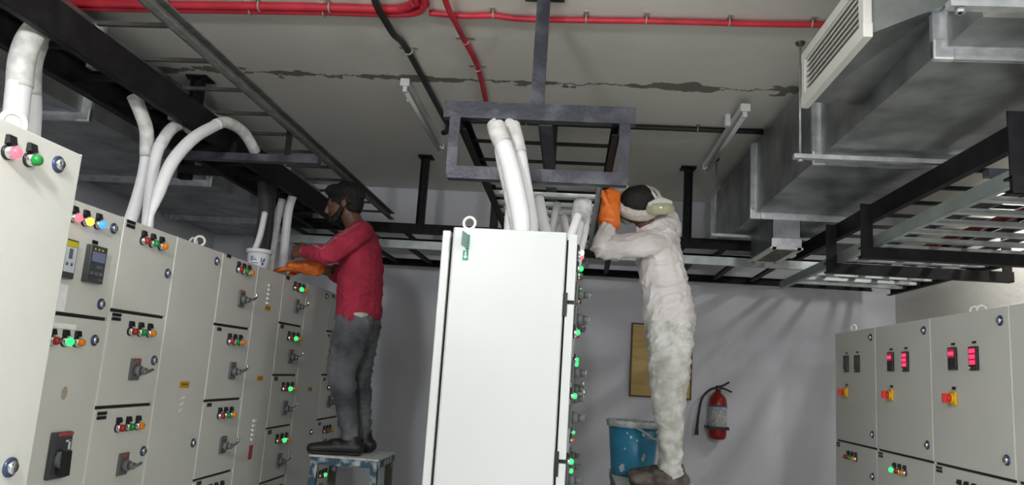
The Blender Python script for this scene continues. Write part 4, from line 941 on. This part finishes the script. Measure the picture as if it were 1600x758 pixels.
# ---- man in maroon, facing -x, hands over the cabinet tops
V3=Vector
def person_a():
    root=thing('person','person in maroon long-sleeved shirt and grey jeans standing on step stool, reaching over cabinet tops','person',(-1.20,4.31,.998))
    hc=V3((-1.375,4.28,2.415)); fd=V3((-.93,-.12,-.22)); up=V3((-.20,-.02,.97))
    shn=V3((-1.235,4.145,2.215)); shf=V3((-1.26,4.46,2.21))
    eln=V3((-1.35,4.00,2.075)); wrn=V3((-1.50,4.08,2.095))
    elf=V3((-1.40,4.46,2.02)); wrf=V3((-1.505,4.30,2.035))
    hipn=V3((-1.225,4.225,1.74)); hipf=V3((-1.23,4.40,1.74))
    knn=V3((-1.268,4.215,1.45)); knf=V3((-1.225,4.405,1.43))
    ann=V3((-1.175,4.21,1.08)); anf=V3((-1.155,4.40,1.08))
    F=Flesh()
    head_shapes(F,hc,fd,up)
    F.limb([(-1.265,4.30,2.24),(-1.31,4.295,2.31),(-1.36,4.285,2.40)],[(.062,.062),(.054,.056),(.052,.056)])
    F.limb([(-1.228,4.31,1.70),(-1.235,4.31,1.85),(-1.235,4.31,2.05),(-1.245,4.30,2.19),(-1.26,4.30,2.25)],[(.145,.095),(.135,.095),(.155,.10),(.15,.085),(.09,.06)])
    for a,b_,c_ in ((shn,eln,wrn),(shf,elf,wrf)): F.limb([a,a.lerp(b_,.5),b_,b_.lerp(c_,.4),c_],[.048,.043,.036,.036,.026])
    for a,b_,c_ in ((hipn,knn,ann),(hipf,knf,anf)):
        F.limb([a,a.lerp(b_,.5),b_,b_.lerp(c_,.35),c_,c_-V3((0,0,.05))],[(.070,.076),(.060,.066),(.042,.046),(.036,.040),(.028,.031),(.030,.034)])
        F.limb([c_+V3((.02,0,-.045)),c_+V3((-.06,0,-.052)),c_+V3((-.15,0,-.062))],[(.032,.03),(.037,.026),(.034,.015)])
    hand(F,wrn,(.35,.55,.4),V3((-.92,.38,-.02)),V3((.0,.2,1)),V3((.3,1,-.3)),k=.95)
    hand(F,wrf+V3((-.05,0,-.006)),(.05,.10,.10),V3((-.95,-.22,-.12)),V3((.05,1,.1)),V3((0,0,-1)),k=.95)
    F.limb([wrf,wrf+V3((-.06,-.01,-.006))],[.026,.026],smooth=False)
    F.build('body',M['skin'],root,voxel=.0055,smooth=2)
    # hair and beard
    F=Flesh(); f=fd.normalized(); u=(up-f*up.dot(f)).normalized(); l=u.cross(f)
    F.ball(hc+u*.050-f*.022,(.106,.092,.084),(f,l,u)); F.ball(hc-f*.052+u*.008,(.062,.078,.082),(f,l,u)); F.ball(hc+u*.095+f*.045,(.052,.060,.032),(f,l,u))
    for s_ in (-1,1): F.ball(hc+l*s_*.070-f*.015+u*.025,(.05,.016,.05),(f,l,u))
    F.build('hair',M['hair'],root,voxel=.006,smooth=2,wr=.006,wscale=45)
    F=Flesh()
    F.ball(hc-u*.082+f*.050,(.045,.044,.036),(f,l,u))
    for s_ in (-1,1): F.limb([hc+l*s_*.070+f*.005-u*.03,hc+l*s_*.060+f*.025-u*.06,hc+l*s_*.035+f*.055-u*.085],[.012,.018,.024],n=10)
    F.limb([hc+l*.024-u*.046+f*.084,hc-u*.041+f*.094,hc-l*.024-u*.046+f*.084],[.007,.007,.007],n=8,sub=3)
    F.build('beard',M['hair'],root,voxel=.005,smooth=1,wr=.003,wscale=60)
    # shirt
    F=Flesh()
    F.limb([(-1.228,4.31,1.775),(-1.232,4.31,1.86),(-1.238,4.31,1.95),(-1.242,4.31,2.06),(-1.248,4.305,2.16),(-1.255,4.30,2.225),(-1.27,4.30,2.262)],[(.178,.128),(.174,.126),(.172,.124),(.182,.122),(.178,.108),(.135,.085),(.078,.068)])
    F.limb([shn+V3((-.0,.09,.03)),shn,shn.lerp(eln,.5),eln,eln.lerp(wrn,.5),wrn+V3((.012,-.006,-.002))],[.07,.068,.063,.056,.050,.040])
    F.limb([shf+V3((0,-.09,.03)),shf,shf.lerp(elf,.5),elf,elf.lerp(wrf,.25)],[.07,.066,.060,.053,.05])
    F.limb([(-1.235,4.21,2.24),(-1.255,4.30,2.268),(-1.255,4.40,2.24)],[.045,.055,.045])
    sh=F.build('shirt',M['shirt_red'],root,voxel=.0065,smooth=2,wr=.0055,wdir=(9,9,13))
    # pale stripes down the near sleeve
    for k,dz in enumerate((.010,-.014)):
        b=MB(); pts=[]
        base=[shn+V3((.01,.03,.055)),shn+V3((0,-.035,.05)),shn.lerp(eln,.5),eln,eln.lerp(wrn,.5),wrn+V3((.03,-.0,0))]
        off=[V3((0,0,.02)),V3((-.01,-.045,.018)),V3((-.028,-.052,.030)),V3((-.022,-.048,.036)),V3((0,-.040,.034)),V3((0,-.028,.03))]
        pts=[p+o+V3((-.7*dz,-.2*dz,.9*dz)) for p,o in zip(base,off)]
        b.tube(pts,.0032,M['stripe'],n=6,sub=5); st=b.build('sleeve_stripe',sh)
        sw=st.modifiers.new('w','SHRINKWRAP'); sw.target=sh; sw.wrap_method='NEAREST_SURFACEPOINT'; sw.offset=.0018; sw.wrap_mode='ABOVE_SURFACE'
    F=Flesh(); F.limb([(-1.205,4.142,1.768),(-1.17,4.155,1.764),(-1.145,4.18,1.768)],[(.010,.008),(.017,.009),(.010,.008)],ref=(0,0,1)); F.build('undershirt_hem',M['undershirt'],root,voxel=.004)
    # jeans
    F=Flesh()
    F.limb([(-1.228,4.31,1.80),(-1.228,4.31,1.74),(-1.226,4.31,1.69)],[(.150,.118),(.165,.122),(.155,.112)])
    for (h_,k_,a_) in ((hipn,knn,ann),(hipf,knf,anf)):
        F.limb([h_+V3((0,0,-.0)),h_.lerp(k_,.5),k_,k_.lerp(a_,.4),a_.lerp(k_,.12),a_+V3((-.008,0,.025))],[(.082,.114),(.078,.098),(.062,.084),(.054,.064),(.046,.048),(.048,.052)])
    F.build('jeans',M['jeans'],root,voxel=.0065,smooth=2,wr=.007,wdir=(8,8,14),seed=3)
    for (a_,s_) in ((ann,-.06),(anf,.05)):
        F=Flesh(); b0=V3((a_.x,a_.y,.998))
        F.limb([b0+V3((.045,0,.040)),b0+V3((-.02,s_*.2,.042)),b0+V3((-.11,s_*.6,.036)),b0+V3((-.195,s_,.030))],[(.038,.038),(.042,.040),(.046,.036),(.036,.028)],ref=(0,1,0))
        F.limb([b0+V3((.015,0,.05)),b0+V3((.01,0,.082))],[(.040,.046),(.038,.044)],smooth=False)
        F.limb([b0+V3((-.055,s_*.4,.062)),b0+V3((-.085,s_*.5,.070))],[(.036,.022),(.03,.016)],smooth=False)
        sho=F.build('shoe',M['shoe_blk'],root,voxel=.006,smooth=2)
        F=Flesh(); F.limb([b0+V3((.05,0,.010)),b0+V3((-.02,s_*.2,.010)),b0+V3((-.11,s_*.6,.010)),b0+V3((-.205,s_,.011))],[(.040,.010),(.041,.010),(.048,.010),(.038,.010)],ref=(0,1,0)); F.build('sole',M['sole'],sho,voxel=.005,smooth=1)
    # orange gauntlet on the far hand
    F=Flesh()
    hand(F,wrf+V3((-.05,0,-.006)),(.05,.10,.10),V3((-.95,-.22,-.12)),V3((.05,1,.1)),V3((0,0,-1)),k=1.12,thick=1.2,spread=.05,lens=(.085,.095,.088,.07))
    d=V3((-.93,-.28,-.04)).normalized()
    F.limb([wrf+d*.0+V3((0,0,.004)),wrf+d*.04,wrf+d*.10,wrf+d*.15],[(.056,.046),(.046,.044),(.032,.046),(.022,.044)],ref=(0,0,1))
    F.build('rubber_glove',M['glove'],root,voxel=.005,smooth=2,wr=.004,wscale=22,label='orange rubber glove lying on the cabinet top')
    # wrist band
    b=MB(); t=(wrn-eln).normalized(); b.torus(wrn+t*.012,t,.029,.006,M['redlabel'],n=24,k=8); b.build('wrist_band',root)
    return root
person_a()

# ---- man in white, seen from behind and his left side, arms up at the tray
def person_b():
    root=thing('person','person in dusty white shirt, paint smeared trousers and headscarf, arms raised to the tray','person',(.52,4.1,.98))
    hc=V3((.315,4.0,2.425)); cr=V3((-.05,-.83,.53)).normalized()      # crown direction, head tipped to the near shoulder
    fd=V3((-.92,.05,-.25)); fd=(fd-cr*fd.dot(cr)).normalized()
    shn=V3((.395,3.945,2.215)); shf=V3((.475,4.22,2.40))
    eln=V3((.140,3.86,2.165)); wrn=V3((.172,3.90,2.335))
    elf=V3((.33,4.37,2.49)); wrf=V3((.185,4.225,2.628))
    hipn=V3((.515,4.02,1.80)); hipf=V3((.53,4.18,1.80))
    knn=V3((.520,4.02,1.42)); knf=V3((.545,4.17,1.42))
    ann=V3((.545,4.02,1.075)); anf=V3((.555,4.17,1.075))
    F=Flesh(); head_shapes(F,hc,fd,cr)
    F.limb([(.43,4.08,2.25),(.385,4.05,2.33),(.335,4.015,2.40)],[(.062,.062),(.054,.056),(.05,.054)])
    F.limb([(.52,4.1,1.74),(.51,4.1,1.90),(.475,4.1,2.08),(.45,4.09,2.22),(.435,4.09,2.28)],[(.14,.10),(.135,.098),(.15,.10),(.15,.085),(.09,.06)])
    for a,b_,c_ in ((shn,eln,wrn),(shf,elf,wrf)): F.limb([a,a.lerp(b_,.5),b_,b_.lerp(c_,.4),c_],[.048,.044,.037,.036,.026])
    for a,b_,c_ in ((hipn,knn,ann),(hipf,knf,anf)):
        F.limb([a,a.lerp(b_,.5),b_,b_.lerp(c_,.35),c_,c_-V3((0,0,.04))],[(.070,.076),(.060,.066),(.042,.046),(.036,.040),(.028,.031),(.030,.034)])
        F.limb([c_+V3((.02,0,-.035)),c_+V3((-.06,0,-.045)),c_+V3((-.15,0,-.058))],[(.032,.03),(.037,.026),(.034,.015)])
    hand(F,wrn+V3((0,.005,.01)),(.25,.5,.5),V3((-.02,.1,1)),V3((-.2,-.9,0)),V3((-1,.2,0)),k=.95)
    hand(F,wrf,(.6,.9,.7),V3((-.95,-.12,.30)),V3((-.1,-.9,.1)),V3((-.2,0,-1)),k=.95,lens=(.075,.083,.077,.060))
    F.build('body',M['skin'],root,voxel=.0055,smooth=2)
    l=cr.cross(fd)
    F=Flesh(); F.ball(hc+cr*.040-fd*.012,(.100,.082,.084),(fd,l,cr)); F.ball(hc-fd*.055-cr*.01,(.055,.072,.075),(fd,l,cr))
    F.build('hair',M['hair'],root,voxel=.006,smooth=2,wr=.004,wscale=45)
    # headscarf wound round the head, knot at the back
    F=Flesh(); c0=hc+cr*.025-fd*.008
    ring=[]; N=24
    for i in range(N+1):
        a=2*PI*i/N; ring.append(c0+fd*(.110*math.cos(a))+l*(.096*math.sin(a))+cr*(.010*math.sin(a*2+.5)))
    for i in range(N):
        F.limb([ring[i],ring[i+1]],[(.038,.016)]*2,ref=cr,n=12,smooth=False)
    kn=c0-fd*.112
    F.ball(kn,(.022,.026,.034),(fd,l,cr)); F.limb([kn,kn-fd*.03-cr*.03,kn-fd*.035-cr*.07],[(.020,.010),(.024,.008),(.022,.006)],ref=l); F.limb([kn,kn-fd*.02+l*.03-cr*.03,kn-fd*.02+l*.05-cr*.06],[(.018,.009),(.02,.007),(.018,.006)],ref=cr)
    F.build('headscarf',M['scarf'],root,voxel=.0055,smooth=2,wr=.0035,wscale=30)
    # clear yellowed goggles pushed to the back of the head
    gc=V3((.435,3.90,2.395)); gx=V3((.97,.10,.10)).normalized(); gz=V3((-.1,-.25,.96)); gz=(gz-gx*gz.dot(gx)).normalized(); gy=gz.cross(gx)
    F=Flesh()
    F.limb([gc-gx*.065+gy*.01,gc-gx*.03-gy*.012,gc+gx*.03-gy*.012,gc+gx*.065+gy*.012],[(.026,.012),(.031,.014),(.030,.014),(.022,.012)],ref=gz)
    g=F.build('goggles',M['goggle'],root,voxel=.004,smooth=2,label='yellowed clear goggles pushed to the back of the head')
    F=Flesh(); F.limb([gc-gx*.06+gz*.022,gc-gx*.0+gz*.040+gy*.0,gc+gx*.055+gz*.030],[(.016,.010),(.022,.012),(.012,.008)],ref=gz); F.limb([gc-gx*.01+gz*.03,gc-gx*.03+gz*.08+gy*.03,gc-gx*.05+gz*.115+gy*.07],[(.010,.006)]*3,ref=gx); F.build('goggle_strap',M['scarf'],g,voxel=.0045,smooth=1)
    # face cloth
    F=Flesh(); F.ball(hc-cr*.070+fd*.050,(.044,.048,.036),(fd,l,cr)); F.build('face_mask',M['mask'],root,voxel=.006,smooth=2,wr=.002,wscale=40)
    # shirt
    F=Flesh()
    F.limb([(.522,4.1,1.83),(.515,4.1,1.90),(.498,4.1,1.98),(.475,4.1,2.08),(.455,4.095,2.18),(.44,4.09,2.255),(.425,4.08,2.30)],[(.172,.134),(.166,.132),(.160,.126),(.172,.124),(.178,.116),(.150,.098),(.08,.07)])
    F.limb([shn+V3((.05,.08,.02)),shn,shn.lerp(eln,.5),eln,eln.lerp(wrn,.5),wrn+V3((0,0,-.02))],[.080,.074,.066,.055,.048,.041])
    F.limb([shf+V3((-.02,-.10,-.03)),shf,shf.lerp(elf,.5),elf,elf.lerp(wrf,.5),wrf+V3((.03,.02,-.03))],[.092,.086,.072,.06,.052,.042])
    F.limb([(.455,3.99,2.24),(.462,4.08,2.34),(.468,4.17,2.42)],[.07,.085,.075])
    F.limb([(.47,4.1,2.25),(.485,4.13,2.34),(.475,4.2,2.42)],[.10,.085,.07])
    F.limb([(.40,4.06,2.275),(.385,4.05,2.315)],[(.068,.064),(.064,.06)],smooth=False)
    F.build('shirt',M['shirt_white'],root,voxel=.0065,smooth=2,wr=.009,wdir=(7,7,13),seed=5)
    # trousers
    F=Flesh()
    F.limb([(.522,4.1,1.86),(.524,4.1,1.78),(.526,4.1,1.70)],[(.152,.118),(.165,.124),(.158,.118)])
    for (h_,k_,a_) in ((hipn,knn,ann),(hipf,knf,anf)):
        F.limb([h_,h_.lerp(k_,.5),k_,k_.lerp(a_,.4),a_.lerp(k_,.15),a_+V3((0,0,.0))],[(.085,.118),(.082,.110),(.074,.086),(.062,.066),(.054,.054),(.062,.066)])
    F.build('trousers',M['pants_white'],root,voxel=.0065,smooth=2,wr=.0075,wdir=(7,7,13),seed=8)
    for (a_,s_) in ((ann,-.05),(anf,.05)):
        F=Flesh(); b0=V3((a_.x,a_.y,.980))
        F.limb([b0+V3((.055,0,.042)),b0+V3((-.02,s_*.2,.046)),b0+V3((-.11,s_*.6,.040)),b0+V3((-.185,s_,.032))],[(.040,.040),(.044,.044),(.048,.040),(.038,.030)],ref=(0,1,0))
        F.limb([b0+V3((.018,0,.05)),b0+V3((.015,0,.095))],[(.044,.052),(.044,.052)],smooth=False)
        F.limb([b0+V3((-.055,s_*.4,.068)),b0+V3((-.09,s_*.5,.072))],[(.038,.024),(.032,.018)],smooth=False)
        sho=F.build('shoe',M['shoe_brn'],root,voxel=.006,smooth=2,wr=.002,wscale=50)
        F=Flesh(); F.limb([b0+V3((.055,0,.011)),b0+V3((-.02,s_*.2,.011)),b0+V3((-.11,s_*.6,.011)),b0+V3((-.195,s_,.012))],[(.042,.011),(.043,.011),(.050,.011),(.040,.011)],ref=(0,1,0)); F.build('sole',M['sole'],sho,voxel=.005,smooth=1)
    # orange gauntlet on the near raised hand
    F=Flesh()
    hand(F,wrn+V3((0,.005,.01)),(.2,.45,.45),V3((.02,.08,1)),V3((-.25,-.9,0)),V3((-1,.2,0)),k=1.12,thick=1.25,spread=.06)
    F.limb([wrn+V3((-.002,0,-.020)),wrn+V3((0,0,.04)),wrn+V3((.006,.006,.12))],[(.060,.060),(.052,.050),(.046,.036)],ref=(1,0,0))
    F.build('rubber_glove',M['glove'],root,voxel=.005,smooth=2,wr=.003,wscale=22,label='orange rubber glove gripping the tray')
    return root
person_b()

# ------------------------------------------------------------------ light
def area(name,loc,sx,sy,power,col=(1,.985,.95),rot=(0,0,0)):
    l=bpy.data.lights.new(name,'AREA'); l.shape='RECTANGLE'; l.size=sx; l.size_y=sy; l.energy=power; l.color=col
    o=bpy.data.objects.new(name,l); COL.objects.link(o); o.location=loc; o.rotation_euler=rot
    return o
def point(name,loc,power,col,r=.02):
    l=bpy.data.lights.new(name,'POINT'); l.energy=power; l.color=col; l.shadow_soft_size=r
    o=bpy.data.objects.new(name,l); COL.objects.link(o); o.location=loc



#L0
point('lamp_aisle',(-.85,.3,2.45),104,(1,1,1),.10)
point('lamp_meters',(1.4,.0,2.4),100,(1,1,1),.10)
point('lamp_entry',(-2.8,-1.2,2.6),60,(1,1,1),.12)
area('tube_light_meters',(2.45,4.3,3.0),.08,1.2,28)
scn.cycles.diffuse_bounces=6
#L1
w=bpy.data.worlds.new('world'); scn.world=w; w.use_nodes=True
w.node_tree.nodes['Background'].inputs[0].default_value=(.5,.52,.55,1); w.node_tree.nodes['Background'].inputs[1].default_value=.2

# ------------------------------------------------------------------ camera
FPX=1180.; vx,vy=888.-800.,-(589.-379.); ROLL=.0525
d=V3((vx,vy,-FPX)).normalized(); u=V3((math.sin(ROLL),math.cos(ROLL),0)); u=(u-d*u.dot(d)).normalized(); x=d.cross(u)
cam=bpy.data.cameras.new('camera'); cam.sensor_width=36; cam.lens=FPX*36/1600; cam.clip_start=.05; cam.clip_end=60
co=bpy.data.objects.new('camera',cam); COL.objects.link(co)
co.matrix_world=Matrix.Translation((0,0,1.5)) @ Matrix((x,d,u)).to_4x4()
scn.camera=co
scn.view_settings.view_transform='Standard'; scn.view_settings.look='None'; scn.view_settings.gamma=1; scn.view_settings.use_curve_mapping=False
scn.view_settings.exposure=0.0
scn.cycles.use_denoising=True
